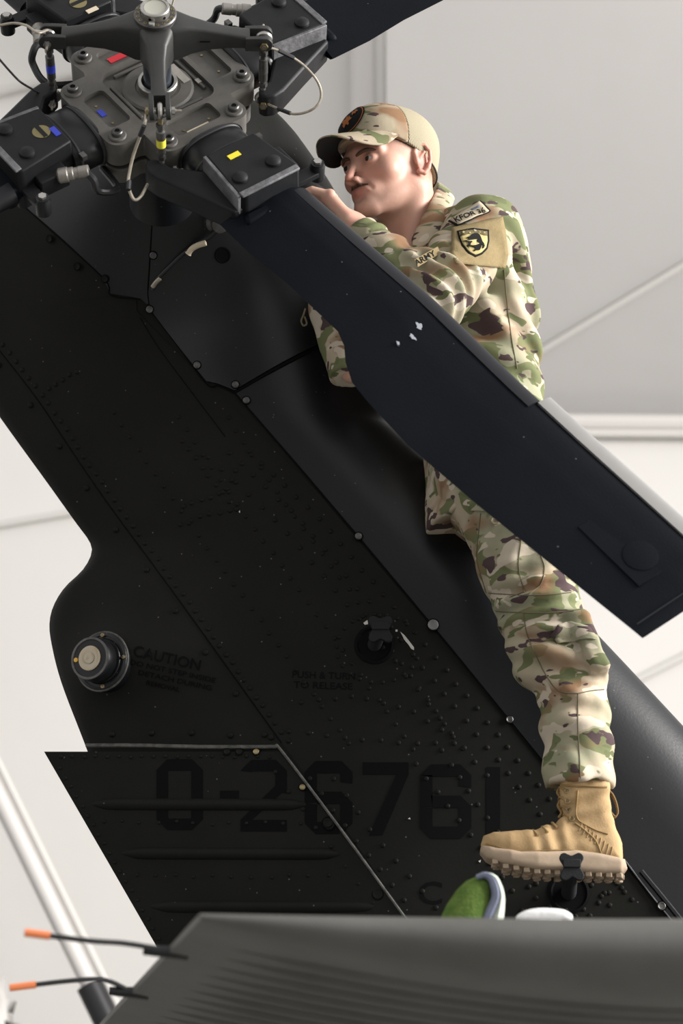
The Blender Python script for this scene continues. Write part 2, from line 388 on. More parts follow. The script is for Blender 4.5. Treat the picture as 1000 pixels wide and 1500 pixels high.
P = []
for z in zs:
    a, b = xte(z), xle(z); row = []
    for u_ in us: x = a+(b-a)*u_; row.append(V(x, YC-float(half(x, z)), z))
    for u_ in us[::-1]: x = a+(b-a)*u_; row.append(V(x, YC+float(half(x, z)), z))
    P.append(row)
mb = MB().grid(P, closed_u=True); m_ = len(P[0])
mb.f.append(tuple(range(m_))); mb.f.append(tuple(range((len(P)-1)*m_, len(P)*m_))[::-1])
skin = mb.build('fin_skin', M['olive'], fin, angle=None)
skin['label'] = 'olive black riveted skin of the fin'

def patch(name, m, left, right, off, nz=70, nx=22, parent=fin, depth=.012):
    """raised skin panel between two px polylines (None: the leading edge)"""
    lz = sorted([(fin_at(x, y)[0][2], fin_at(x, y)[0][0]) for x, y in left]); L = np.array(lz)
    if right: R = np.array(sorted([(fin_at(x, y)[0][2], fin_at(x, y)[0][0]) for x, y in right]))
    z0, z1 = L[0, 0], L[-1, 0]; T = []; Bt = []
    for z in np.linspace(z0, z1, nz):
        a = np.interp(z, L[:, 0], L[:, 1]); b = np.interp(z, R[:, 0], R[:, 1]) if right else xle(z)-.0002
        b = min(b, xle(z)-.0002); a = min(a, b-.0005); a = max(a, xte(z)+.002); rt, rb = [], []
        for u_ in 1-(np.linspace(1, 0, nx)**1.6):
            x = a+(b-a)*u_; e = .003; y = float(yfront(x, z))
            dx = float(yfront(min(x+e, xle(z)), z)-yfront(x-e, z))/(2*e); dz = float(yfront(x, z+e)-yfront(x, z-e))/(2*e)
            n = nrm(V(np.clip(dx, -6, 6), -1, np.clip(dz, -3, 3))); p = V(x, y, z); rt.append(p+n*off); rb.append(p-n*(depth-off))
        T.append(rt); Bt.append(rb)
    mb = MB().grid(T); k = len(mb.v); mb.grid(Bt)
    n, m2 = nz, nx
    edge = [i*m2 for i in range(n)] + [(n-1)*m2+j for j in range(1, m2)] + [i*m2+m2-1 for i in range(n-2, -1, -1)] + [j for j in range(m2-2, 0, -1)]
    for i in range(len(edge)): a, b = edge[i], edge[(i+1) % len(edge)]; mb.f.append((a, b, b+k, a+k))
    return mb.build(name, m, parent, angle=40)
seam = [(462, 512), (345, 577), (470, 722), (635, 919), (800, 1121), (945, 1302), (1100, 1490), (1160, 1560)]
o = patch('drive_shaft_cover', M['fairing'], seam, None, .005, 110, 40); o['label'] = 'blue black drive shaft cover along the leading edge'
o = patch('gearbox_cover', M['fairing'], [(236, 190), (226, 290), (218, 430), (221, 453), (303, 560), (320, 563), (343, 573)], [(505, 300), (520, 360), (533, 430), (470, 500), (460, 508), (345, 572)], .007, 90, 34)
o = patch('upper_access_panel', M['fairing'], [(20, 262), (34, 300), (150, 405), (163, 430), (206, 437), (215, 445)], [(234, 190), (224, 290), (216, 430), (218, 446)], .004, 60, 26)
o = patch('side_skin_panel', M['olive'], [(-40, 470), (55, 585), (105, 660), (160, 740), (270, 890), (412, 1088), (500, 1205), (585, 1330), (640, 1400)], [(200, 455), (325, 580), (466, 722), (631, 919), (796, 1121), (941, 1302), (1000, 1400)], .002, 90, 26)
# hinged trailing panel with its raised beads
FT = [(64, 1100), (152, 1252), (240, 1405), (330, 1560)]
FR = [(404, 1094), (412, 1100), (500, 1215), (588, 1335), (690, 1475), (745, 1560)]
def flap_pt(px, py, off=0):
    y = 4.70
    for _ in range(6):
        p = at(px, py, y); z = p[2]; tl = np.interp(py, [q[1] for q in FT], [q[0] for q in FT])
        y = .5*y+.5*(YC-(.025+.11*math.sin(min(max((px-tl)/420, 0), 1)*math.pi/2)))
    return at(px, py, y-off)
T = []; Bt = []
for py in np.linspace(1101, 1540, 50):
    a = np.interp(py, [q[1] for q in FT], [q[0] for q in FT]); b = np.interp(py, [q[1] for q in FR], [q[0] for q in FR])
    T.append([flap_pt(a+(b-a)*t, py, .006) for t in np.linspace(0, 1, 30)]); Bt.append([V(q[0], 2*YC-q[1]-.02, q[2]) for q in T[-1]])
mb = MB().grid(T); k = len(mb.v); mb.grid(Bt); n, m2 = 50, 30
edge = [i*m2 for i in range(n)] + [(n-1)*m2+j for j in range(1, m2)] + [i*m2+m2-1 for i in range(n-2, -1, -1)] + [j for j in range(m2-2, 0, -1)]
for i in range(len(edge)): a, b = edge[i], edge[(i+1) % len(edge)]; mb.f.append((a, b, b+k, a+k))
flap = mb.build('trailing_panel', M['olive'], fin, angle=40); flap['label'] = 'black trailing panel stiffened by three long raised beads'
for x0, x1, y in ((128, 458, 1178), (172, 510, 1250), (214, 566, 1328)):
    pts = [flap_pt(x, y+ (x-x0)*.004, .000) for x in np.linspace(x0, x1, 24)]
    rr = [.015*min(1, .25+((i if i < 12 else 23-i))/3.0) for i in range(24)]
    MB().tube(pts, rr, 12).build('stiffening_bead', M['olive'], flap)
# sealant lines and seam lips
def line_on(name, px, r, m, parent=fin, fn=None, n=8, off=.004):
    fn = fn or (lambda x, y: fin_at(x, y, off)[0])
    q = spline([V(x, y, 0) for x, y in px], n)
    return MB().tube([fn(a[0], a[1]) for a in q], r, 6).build(name, m, parent)
M['sealwhite'] = mat('pale_sealant', (.11, .11, .10), .6, noise=(45, .9, (.02, .02, .02)))
fp = lambda x, y: flap_pt(x, y, .008)
line_on('sealant_bead', [(126, 1092), (200, 1092), (300, 1094), (404, 1094)], .0045, M['sealwhite'], fin, fp)
line_on('sealant_bead', [(404, 1094), (414, 1102), (500, 1216), (586, 1334), (640, 1405)], .0035, M['sealwhite'], fin, lambda x, y: flap_pt(x, y, .010))
line_on('skin_seam', [(0, 514), (55, 585), (105, 660), (160, 740), (270, 890), (412, 1088)], .0016, M['decal'], off=.002)
line_on('skin_seam', [(345, 577), (470, 722), (635, 919), (800, 1121), (945, 1302), (1010, 1382)], .0022, M['decal'], off=.004)
line_on('skin_seam', [(222, 456), (260, 506), (303, 563), (321, 565), (345, 577)], .002, M['decal'], off=.004)
line_on('skin_seam', [(345, 576), (400, 545), (470, 508)], .002, M['decal'], off=.007)
line_on('skin_seam', [(230, 250), (225, 300), (217, 425)], .0016, M['decal'], off=.006)
line_on('skin_seam', [(34, 300), (150, 405), (163, 432), (206, 438)], .0016, M['decal'], off=.005)
line_on('skin_seam', [(330, 640), (240, 520), (205, 465)], .0009, M['decal'], off=.003)
line_on('bright_lip', [(915, 1262), (945, 1302), (985, 1352)], .0016, M['seal'], off=.008)
line_on('cover_latch_bar', [(938, 1277), (975, 1322), (1010, 1366)], .006, M['fairing'], off=.006)
# rivets: small domes, past counting one by one
rv = MB(); dome = [(1, 0), (.9, .45), (.5, .8)]
def rivet(px, py, r=.0062, fn=None):
    p, n = fin_at(px, py, .002) if fn is None else fn(px, py)
    a = nrm(np.cross(n, V(.1, .2, 1))); b = np.cross(n, a); vs = []
    for k, hgt in dome: vs += [p+n*hgt*r*.62+(a*math.cos(q)+b*math.sin(q))*r*k for q in np.linspace(0, 2*math.pi, 7, endpoint=False)]
    fs = [(i*7+j, i*7+(j+1) % 7, (i+1)*7+(j+1) % 7, (i+1)*7+j) for i in range(2) for j in range(7)]+[tuple(range(14, 21))]
    rv.add(vs, fs)
def row(pts, step, r=.0062, jit=1.2, fn=None):
    q = [V(x, y) for x, y in pts]; d = [0]
    for i in range(1, len(q)): d.append(d[-1]+np.linalg.norm(q[i]-q[i-1]))
    for s in np.arange(step*.5, d[-1], step):
        x = np.interp(s, d, [e[0] for e in q]); y = np.interp(s, d, [e[1] for e in q]); rivet(x+random.uniform(-jit, jit), y+random.uniform(-jit, jit), r, fn)
S1 = [(0, 500), (66, 582), (116, 658), (171, 738), (281, 888), (424, 1088)]
row(S1, 15.5, .0066); row([(x-24, y+6) for x, y in S1], 74, .0075)
S2 = [(360, 640), (470, 744), (618, 920), (780, 1121), (925, 1302)]
row([(x-4, y+14) for x, y in S2], 24); row([(x-34, y+14) for x, y in S2], 25); row([(x-64, y+20) for x, y in S2[:4]], 27)
for dx, dy, y0, y1 in ((95, 35, 520, 1010), (190, 60, 560, 1040), (262, 60, 560, 1100)):
    pts = [(x+dx, y+dy*.35) for x, y in S1]; row(pts[1:], 22, .0056)
row([(118, 542), (92, 556), (70, 572)], 12); row([(262, 745), (330, 720), (345, 690)], 14); row([(258, 772), (300, 755), (340, 748)], 15)
row([(262, 640), (300, 690), (350, 750)], 16); row([(410, 1070), (500, 1080), (600, 1090), (680, 1088)], 27); row([(430, 1030), (520, 1020), (600, 1040), (650, 1070)], 24)
row([(446, 1130), (520, 1230), (600, 1330)], 28); row([(480, 1130), (560, 1240), (640, 1330)], 30); row([(640, 1090), (700, 1180), (790, 1300)], 24); row([(600, 1110), (690, 1225), (760, 1320)], 26)
for a in np.linspace(.3, 2*math.pi-.5, 20): rivet(553+60*math.cos(a), 950+50*math.sin(a), .0056)
for a in np.linspace(0, 2*math.pi, 16): rivet(835+62*math.cos(a), 1290+44*math.sin(a), .006)
row([(755, 1330), (800, 1345), (880, 1340)], 20); row([(880, 1262), (930, 1325)], 16); row([(860, 1290), (905, 1340)], 20)
row([(135, 1076), (260, 1074), (400, 1080)], 58, .0075)
ff = lambda x, y: (flap_pt(x, y, .007), V(-.15, -.98, .05))
row([(80, 1108), (240, 1108), (400, 1108)], 17, .005, 1, ff); row([(84, 1118), (160, 1250), (245, 1395)], 16, .0048, 1, ff)
row([(392, 1118), (470, 1222), (560, 1342)], 34, .0055, 1, ff); row([(140, 1202), (300, 1206), (440, 1205)], 26, .0045, 2, ff); row([(186, 1282), (330, 1284), (500, 1282)], 28, .0045, 2, ff)
o = rv.build('rivets', M['olive'], fin, angle=None); o['kind'] = 'stuff'
# fasteners
def screw(px, py, r=.0085, off=.008, m=M['dsteel'], fn=None):
    p, n = fin_at(px, py, off) if fn is None else fn(px, py)
    o = MB().lathe([(r, 0), (r, .0018), (r*.86, .0026), (r*.62, .0014), (r*.36, .0012), (.0004, .0012)], p, n, 14).build('screw', m, fin)
    MB().ring(p+n*.001, n, r*1.15, .0012, 14, 6).build('washer', M['decal'], o)
for x, y in ((228, 306), (225, 373), (220, 453), (289, 536), (345, 565), (361, 588), (525, 787)): screw(x, y)
for x, y in ((115, 390), (155, 408), (75, 350)): screw(x, y, .008, .006, M['olive'])
screw(634, 917, .0125, .009, mat('worn_screw', (.2, .2, .2), .45, metal=.6)); screw(746, 1055, .008, .007); screw(968, 1328, .009, .008); screw(888, 1252, .009, .006)
for x, y in ((443, 1153), (375, 1101), (350, 1101), (332, 1101)): screw(x, y, .007, .01, M['brass'] if x in (443, 375) else M['olive'], lambda a, b: (flap_pt(a, b, .008), V(-.1, -.99, .05)))
for x, y in ((480, 1205), (553, 1310), (482, 1208)): screw(x, y, .011, .01, M['olive'], lambda a, b: (flap_pt(a, b, .008), V(-.1, -.99, .05)))
p, n = fin_at(325, 373, .0075)                        # drain hole with raised rim
o = MB().lathe([(.019, -.004), (.020, .0012), (.017, .002), (.016, .0008), (.0004, .0006)], p, n, 20).build('drain_hole', M['decal'], fin)
# cable clamped to the fin below the rotor hub
q = [fin_at(x, y, o_)[0] for x, y, o_ in ((318, 318, .05), (308, 338, .04), (290, 352, .03), (270, 368, .02), (250, 388, .018), (232, 408, .014), (224, 424, .008))]
cb = MB().tube(spline(q, 6), .0048, 8).build('sensor_cable', M['blackcable'], fin)
MB().tube(spline([fin_at(x, y, o_)[0] for x, y, o_ in ((298, 350, .042), (288, 354, .036), (280, 360, .03), (275, 368, .028))], 5), [.007]*15+[.009], 8).build('cable_tag', M['cream'], cb)
MB().tube(spline([fin_at(x, y, o_)[0] for x, y, o_ in ((236, 406, .02), (230, 412, .018), (225, 419, .014))], 5), .0055, 8).build('cable_sleeve', M['cable'], cb)
p, n = fin_at(314, 322, .0)
MB().lathe([(.028, 0), (.028, .03), (.02, .036), (.02, .06), (.012, .062)], p, n, 16).build('cable_boss', M['dsteel'], fin)
# chipped bare spots
def chip(pts, off=.0045, m=M['chip'], name='paint_chip', fn=None):
    v = [fin_at(x, y, off)[0] if fn is None else fn(x, y) for x, y in pts]; c = np.mean(v, axis=0)
    mb = MB().add(v+[q+V(0, .004, 0) for q in v], [tuple(range(len(v)))[::-1]]+[(i, (i+1) % len(v), len(v)+(i+1) % len(v), len(v)+i) for i in range(len(v))])
    return mb.build(name, m, fin, smooth=False)
chip([(532, 913), (538, 909), (539, 915), (534, 916)]); chip([(586, 926), (592, 931), (600, 941), (606, 949), (606, 953), (602, 951), (598, 945), (592, 938)]); chip([(579, 923), (582, 923), (582, 926), (579, 926)])
chip([(597, 1200), (600, 1198), (601, 1201)]); chip([(350, 750), (352, 748), (352, 752)]); chip([(700, 1262), (704, 1260), (703, 1264)])
# folding steps: stem, cup and cross-shaped pad
def step(px, py, out, recess):
    c, n = fin_at(recess[0], recess[1], .0); yv = c[1]
    e = at(px, py, yv-out)
    s = MB().lathe([(.046, .001), (.046, .0045), (.040, .006), (.036, .003), (.0004, .0025)], c, n, 28).build('folding_step', M['decal'], fin)
    MB().tube([c+n*(-.004), c*.35+e*.65+V(0, .0, -.0), e+V(0, .006, 0)], [.017, .015, .014], 14).build('stem', M['tread'], s)
    w_ = 17*np.linalg.norm(e-CAM)/FPX; h_ = 19.5*np.linalg.norm(e-CAM)/FPX
    out2 = []
    for cx, cy in ((1, 1), (-1, 1), (-1, -1), (1, -1)):
        a0 = math.atan2(cy, cx)
        for t in np.linspace(-1.45, 1.45, 9): out2.append((cx*w_*.62+w_*.40*math.cos(a0+t), cy*h_*.66+h_*.36*math.sin(a0+t)))
        out2.append({(1, 1): (0, h_*.80), (-1, 1): (-w_*.66, 0), (-1, -1): (0, -h_*.76), (1, -1): (w_*.66, 0)}[(cx, cy)])
    Mx = lambda p: e+V(p[0], -p[2], p[1])
    MB().prism(out2, -.006, .006, Mx).build('pad', M['tread'], s, bevel=.002)
    MB().box(e+V(0, -.0075, h_*.22), (w_*.74, .003, h_*.3)).build('grip_bar', M['tread'], s, bevel=.0015)
step(557, 922, .06, (548, 945)); step(837, 1270, .30, (833, 1308))
# tail position light
lc, ln = fin_at(146, 969, 0); ax = nrm(V(-.42, -.90, -.08)); lc = at(150, 969, lc[1]-.004)
lt = MB().lathe([(.068, -.03), (.069, .0), (.066, .005), (.060, .007), (.060, .004), (.054, .004), (.051, .010)], lc, ax, 36).build('position_light', M['fairing'], fin)
MB().lathe([(.0500, .006), (.0515, .020), (.051, .038), (.0485, .043), (.0, .044)], lc+ax*0+V(-.006, 0, 0), ax, 36).build('housing', M['rubber'], lt)
c2 = lc+ax*.043+V(-.006, 0, 0)
MB().lathe([(.0492, -.004), (.0492, .0022), (.044, .0026), (.0425, 0)], c2, ax, 36, cap=False).build('rim', M['dsteel'], lt)
MB().lathe([(.0285, -.004), (.029, .003), (.024, .0045), (.013, .0025), (.0125, .005), (.007, .006), (.0003, .004)], c2, ax, 28).build('lens', M['lens'], lt)
MB().lathe([(.0056, -.004), (.0052, .0035), (.0003, .0045)], c2+V(-.033, .0155, 0)+ax*0, ax, 14).build('photo_sensor', mat('amber_sensor', (.75, .42, .05), .3), lt)
e1 = nrm(np.cross(V(0, 0, 1), ax)); e2 = np.cross(ax, e1)
for a in (85, 2, -85, 180):
    MB().lathe([(.005, .0), (.0045, .004), (.0015, .0045), (.0012, .003)], lc+ax*.006+(e1*math.cos(math.radians(a))+e2*math.sin(math.radians(a)))*.0605, ax, 10).build('screw', M['brass'], lt)
MB().ring(lc+ax*.001, ax, .0685, .0028, 36, 6).build('sealant_ring', M['sealwhite'], lt)

# ---- stencil lettering laid on the skin
FONT = None
def text_mesh(s, res=3):
    cu_ = bpy.data.curves.new('txt', 'FONT'); cu_.body = s; cu_.size = 1; cu_.resolution_u = res; cu_.align_x = 'LEFT'; cu_.offset = .012
    o = bpy.data.objects.new('txt', cu_); C.objects.link(o); dg = bpy.context.evaluated_depsgraph_get(); dg.update()
    me = bpy.data.meshes.new_from_object(o.evaluated_get(dg)); v = np.array([x.co[:] for x in me.vertices]); f = [tuple(p.vertices) for p in me.polygons]
    bpy.data.objects.remove(o); bpy.data.meshes.remove(me); return v, f
def decal_text(s, px, py, w_, h_, ang, fn, m, name, parent, space=1.0):
    v, f = text_mesh(s); mn = v.min(0); mx = v.max(0); v = (v-mn)/np.maximum(mx-mn, 1e-6)
    ca, sa = math.cos(math.radians(ang)), math.sin(math.radians(ang))
    out = [fn(px+x*w_*ca+y*h_*sa, py+x*w_*sa-y*h_*ca) for x, y, _ in v]
    o = mesh(name, out, f, m, parent, smooth=False); md = o.modifiers.new('film', 'SOLIDIFY'); md.thickness = .00025; return o
fo = lambda x, y: fin_at(x, y, .0029)[0]
for t_, x, y, w_, h_ in (('CAUTION', 194, 961, 100, 16), ('DO NOT STEP INSIDE', 190, 973, 128, 7.5), ('DETACH DURING', 202, 988, 110, 7.5), ('REMOVAL', 214, 1003, 50, 7)):
    decal_text(t_, x, y, w_, h_, 12.5, fo, M['decal'], 'stencil_lettering', fin)
decal_text('PUSH & TURN', 428, 993, 92, 10, 2, fo, M['decal'], 'stencil_lettering', fin)
decal_text('TO RELEASE', 430, 1008, 86, 10, 2, fo, M['decal'], 'stencil_lettering', fin)
# block serial numerals
def block_digit(ch, x0, x1, y0, y1, t, fn):
    w_, h_ = x1-x0, y1-y0; c = 16; s = []
    def oct_ring(X0, X1, Y0, Y1, skip=()):
        o_ = [(X0+c, Y0), (X1-c, Y0), (X1, Y0+c), (X1, Y1-c), (X1-c, Y1), (X0+c, Y1), (X0, Y1-c), (X0, Y0+c)]
        k = t*.45
        i_ = [(X0+c+k*.3, Y0+t), (X1-c-k*.3, Y0+t), (X1-t, Y0+c+k*.3), (X1-t, Y1-c-k*.3), (X1-c-k*.3, Y1-t), (X0+c+k*.3, Y1-t), (X0+t, Y1-c-k*.3), (X0+t, Y0+c+k*.3)]
        for e in range(8):
            if e not in skip: s.append([o_[e], o_[(e+1) % 8], i_[(e+1) % 8], i_[e]])
    if ch == '0': oct_ring(x0, x1, y0, y1)
    if ch == '-': s.append([(x0, y0), (x1, y0), (x1, y1), (x0, y1)])
    if ch == '1': s.append([(x0, y0), (x1, y0), (x1, y1), (x0, y1)])
    if ch == '6':
        oct_ring(x0, x1, y0+h_*.42, y1, skip=(7,)); oct_ring(x0, x1, y0, y0+h_*.46, skip=(3, 4, 5, 6)); s.append([(x0, y0+c), (x0+t, y0+c), (x0+t, y0+h_*.42+c), (x0, y0+h_*.42+c)])
    if ch == '7':
        s.append([(x0, y0), (x1, y0), (x1, y0+t), (x0, y0+t)]); s.append([(x1-t, y0+t), (x1, y0+t), (x0+t*1.6, y1), (x0+t*.5, y1)])
    if ch == '2':
        oct_ring(x0, x1, y0, y0+h_*.62, skip=(3, 4, 5, 6)); s.append([(x1-t, y0+h_*.36), (x1, y0+h_*.4), (x0+t, y1-t), (x0, y1-t)]); s.append([(x0, y1-t), (x1, y1-t), (x1, y1), (x0, y1)])
    if ch == 'C': oct_ring(x0, x1, y0, y1, skip=(2, 3))
    mb = MB()
    for q in s:
        P_ = [[fn(*(V(*q[0])*(1-a)*(1-b)+V(*q[1])*a*(1-b)+V(*q[2])*a*b+V(*q[3])*(1-a)*b)) for a in np.linspace(0, 1, 7)] for b in np.linspace(0, 1, 4)]
        mb.grid(P_)
    o = mb.build('serial_numeral', M['decal'], fin, smooth=False, angle=None); md = o.modifiers.new('film', 'SOLIDIFY'); md.thickness = .00025
fl = lambda x, y: flap_pt(x, y, .0066)
block_digit('0', 229, 297, 1112, 1216, 17, fl); block_digit('-', 322, 350, 1158, 1172, 10, fl); block_digit('2', 352, 420, 1113, 1218, 17, fl)
block_digit('6', 446, 516, 1115, 1222, 18, lambda x, y: fl(x, y) if x < np.interp(y, [q[1] for q in FR], [q[0] for q in FR]) else fo(x, y)); block_digit('7', 531, 598, 1117, 1224, 18, fo); block_digit('6', 615, 690, 1120, 1229, 18, fo); block_digit('1', 712, 732, 1124, 1235, 18, fo)
decal_text('C', 613, 1325, 34, 34, 1, fo, M['decal'], 'stencil_lettering', fin)

# ================================================================== TAIL ROTOR (hub frame: x right, y up the disc, z along the shaft)
HO = V(-.4013, 4.0264, 3.7594); az, el = math.radians(2.457), math.radians(17.385); PHI = math.radians(37.0)
HN = V(math.sin(az)*math.cos(el), -math.cos(az)*math.cos(el), math.sin(el)); HU = V(math.cos(az), math.sin(az), 0); HW = np.cross(HN, HU)
rot = bpy.data.objects.new('tail_rotor', None); C.objects.link(rot); rot.empty_display_size = .2
rot.matrix_world = Matrix(((HU[0], HW[0], HN[0], HO[0]), (HU[1], HW[1], HN[1], HO[1]), (HU[2], HW[2], HN[2], HO[2]), (0, 0, 0, 1)))
tag(rot, 'four-bladed black helicopter tail rotor with a grey bolted hub and pitch beam', 'tail rotor')
def pol(r, a, z=0): return V(r*math.cos(a), r*math.sin(a), z)
Z_ = V(0, 0, 1)
# --- hub plates: cross-shaped outline with rounded lobes
def cross_outline(arm=.192, hw=.114, lobe=.03):
    out = []
    for k in range(4):
        a = PHI+k*math.pi/2; ca, sa = math.cos(a), math.sin(a)
        loc = []
        for cx, cy, t0, t1 in ((arm-lobe, -hw+lobe, -90, 0), (arm-lobe, hw-lobe, 0, 90)):
            for t in np.linspace(t0, t1, 6): loc.append((cx+lobe*math.cos(math.radians(t)), cy+lobe*math.sin(math.radians(t))))
        loc.append((hw+.012, hw-.004)); loc.append((hw+.0, hw+.0)); 
        out += [(x*ca-y*sa, x*sa+y*ca) for x, y in loc]
    return out
def rrect(cx, cy, hx, hy, r, a=0, n=4):
    pts = []
    for sx, sy, t0 in ((1, 1, 0), (-1, 1, 90), (-1, -1, 180), (1, -1, 270)):
        for t in np.linspace(t0, t0+90, n): pts.append((cx+sx*(hx-r)+r*math.cos(math.radians(t)), cy+sy*(hy-r)+r*math.sin(math.radians(t))))
    ca, sa = math.cos(a), math.sin(a); return [(x*ca-y*sa, x*sa+y*ca) for x, y in pts]
def plate(name, outline, holes, z0, z1, m, parent, bevel=.002):
    cu_ = bpy.data.curves.new('plate', 'CURVE'); cu_.dimensions = '2D'; cu_.fill_mode = 'BOTH'; cu_.extrude = (z1-z0)/2
    for pts in [outline]+holes:
        sp = cu_.splines.new('POLY'); sp.points.add(len(pts)-1); sp.use_cyclic_u = True
        for i, q in enumerate(pts): sp.points[i].co = (q[0], q[1], 0, 1)
    t = bpy.data.objects.new('plate', cu_); C.objects.link(t); dg = bpy.context.evaluated_depsgraph_get(); dg.update()
    me = bpy.data.meshes.new_from_object(t.evaluated_get(dg)); bpy.data.objects.remove(t)
    bm = bmesh.new(); bm.from_mesh(me); bmesh.ops.remove_doubles(bm, verts=bm.verts, dist=.0003); bmesh.ops.recalc_face_normals(bm, faces=bm.faces); bm.to_mesh(me); bm.free()
    me.name = name
    o = link(name, me, m, parent, True); o.location = (0, 0, (z0+z1)/2); sharp(me, 35)
    md = o.modifiers.new('bevel', 'BEVEL'); md.width = bevel; md.segments = 2; md.limit_method = 'ANGLE'; md.angle_limit = math.radians(50)
    return o
OUT = cross_outline()
hub = MB().prism(OUT, -.062, -.013).build('hub_plate', M['hubgrey'], rot, bevel=.003)
holes = [rrect(.1345, 0, .0275, .058, .012, PHI+k*math.pi/2) for k in range(4)] + [rrect(0, 0, .095, .095, .026, PHI, 6)]
fr = plate('pocketed_rim', OUT, holes, -.016, 0.0, M['hubgrey'], hub)
MB().prism(cross_outline(.186, .110), -.118, -.078).build('lower_hub_plate', M['hubgrey'], rot, bevel=.003)
for k in range(4):                                        # diagonal webs and small lugs of the centre pocket
    a = PHI+k*math.pi/2
    MB().box(pol(.083, a, -.010), (.004, .06, .0045), [[math.cos(a), -math.sin(a), 0], [math.sin(a), math.cos(a), 0], [0, 0, 1]]).build('pocket_step', M['hubgrey'], hub, bevel=.002)
MB().lathe([(.079, -.017), (.079, -.008), (.074, -.004), (.050, -.003), (.048, -.006)], (0, 0, 0), Z_, 40).build('bearing_flange', M['hubgrey'], hub)
MB().lathe([(.0425, -.006), (.044, .010), (.042, .013), (.036, .013), (.034, .004)], (0, 0, 0), Z_, 36, cap=False).build('bearing_ring', M['steel'], hub)
MB().lathe([(.0345, .0), (.0345, .006), (.032, .008), (.03, .002)], (0, 0, 0), Z_, 36, cap=False).build('shaft_seal', M['rubber'], hub)
MB().cyl((0, 0, -.02), (0, 0, .17), .0305, 32).build('output_shaft', M['shaft'], rot)
MB().lathe([(.075, -.36), (.075, -.2), (.085, -.18), (.085, -.11)], (0, 0, 0), Z_, 36).build('gearbox_neck', M['fairing'], rot)
def hexbolt(name, p, parent, r=.0125, h=.017, m=M['dsteel'], ax=Z_, socket=True, wash=M['hubgrey']):
    ax = nrm(ax); p = np.asarray(p, float)
    o = MB().lathe([(r*1.55, 0), (r*1.6, .003), (r*1.45, .006), (r*1.05, .0065)], p, ax, 20).build(name, wash, parent)
    prof = [(r, .005), (r, h*.85), (r*.85, h)] + ([(r*.5, h), (r*.45, h*.6), (.0003, h*.55)] if socket else [(.0003, h)])
    MB().lathe(prof, p, ax, 12).build('bolt_head', m, o); return o
for k in range(4):
    for s_ in (-1, 1):
        a = PHI+k*math.pi/2; p = pol(.164, a)+s_*.0855*V(-math.sin(a), math.cos(a), 0); hexbolt('hub_bolt', p, rot)
    b = PHI+k*math.pi/2+math.pi/4
    hexbolt('web_bolt', pol(.146, b, -.062)+.024*V(-math.sin(b), math.cos(b), 0), rot, .0095, .02, M['dsteel']); hexbolt('web_bolt', pol(.150, b, -.062)-.022*V(-math.sin(b), math.cos(b), 0), rot, .0095, .022, M['brass'])
    for r_, q in ((.142, -.03), (.142, .035)): MB().lathe([(.0035, -.002), (.003, .002), (.0003, .002)], pol(r_, a, -.013)+q*V(-math.sin(a), math.cos(a), 0), Z_, 8).build('pocket_screw', M['brass'], hub)
def sticker(x, y, z, hx, hy, ang, m, parent=hub, name='marker_label'):
    ca, sa = math.cos(ang), math.sin(ang); return MB().box((x, y, z), (hx, hy, .0009), [[ca, -sa, 0], [sa, ca, 0], [0, 0, 1]]).build(name, m, parent, smooth=False)
aT, aL, aB, aR = PHI+math.pi/2, PHI+math.pi, PHI+1.5*math.pi, PHI
q = pol(.136, aT, -.0118)+.012*V(-math.sin(aT), math.cos(aT), 0); sticker(q[0], q[1], q[2], .0085, .025, aT, M['red'])
q = pol(.144, aL, -.0118)-.005*V(-math.sin(aL), math.cos(aL), 0); sticker(q[0], q[1], q[2], .006, .011, aL, M['blue'])
q = pol(.153, aB, -.0118)+.0*V(-math.sin(aB), math.cos(aB), 0); sticker(q[0], q[1], q[2], .0045, .028, aB, M['cream'])
q = pol(.060, aR, -.0022)+.006*V(-math.sin(aR), math.cos(aR), 0); sticker(q[0], q[1], q[2], .009, .032, aR, M['ltag'])
q = pol(.083, aR, -.0055)-.035*V(-math.sin(aR), math.cos(aR), 0); sticker(q[0], q[1], q[2], .005, .007, aR, M['ltag'])
# --- pitch beam (spider)
SPA = [0.03, math.pi/2, math.pi+.01, -math.pi/2+.075]; RS = .2299; HS = .1295
sp = MB().lathe([(.0335, .088), (.044, .098), (.047, .13), (.046, .172), (.0435, .186), (.036, .188)], (0, 0, 0), Z_, 36).build('pitch_beam', M['spider'], rot)
for a in SPA:
    st = []
    R3 = lambda x, y, z: V(x*math.cos(a)-y*math.sin(a), x*math.sin(a)+y*math.cos(a), z)
    for x, hw, zt, zb in ((.015, .040, .186, .088), (.045, .034, .184, .090), (.075, .022, .176, .100), (.11, .017, .165, .108), (.15, .0155, .155, .112), (.185, .017, .148, .113), (.200, .022, .146, .113)):
        r = min(hw, (zt-zb)/2)*.45; ring_ = []
        for sx, sz, t0 in ((1, 1, 0), (-1, 1, 90), (-1, -1, 180), (1, -1, 270)):
            for t in np.linspace(t0, t0+90, 4): ring_.append(R3(x, sx*(hw-r)+r*math.cos(math.radians(t)), (zt if sz > 0 else zb)-sz*r+r*math.sin(math.radians(t))))
        st.append(ring_)
    mb = MB().grid(st, closed_u=True); m_ = len(st[0]); mb.f.append(tuple(range((len(st)-1)*m_, len(st)*m_)))
    arm_ = mb.build('beam_arm', M['spider'], sp, angle=50)
    for s_ in (-1, 1):                                    # clevis fork
        poly = [(.190, -.0165), (.222, -.0175)]+[(RS+.019*math.cos(t), .0+.0185*math.sin(t)) for t in np.linspace(-1.2, 1.2, 8)]+[(.222, .0175), (.190, .0165)]
        MB().prism([(x, z) for x, z in poly], -.0052, .0052, lambda p: R3(p[0], s_*.0172+p[2], HS+p[1])).build('clevis_lug', M['spider'], sp, bevel=.0015)
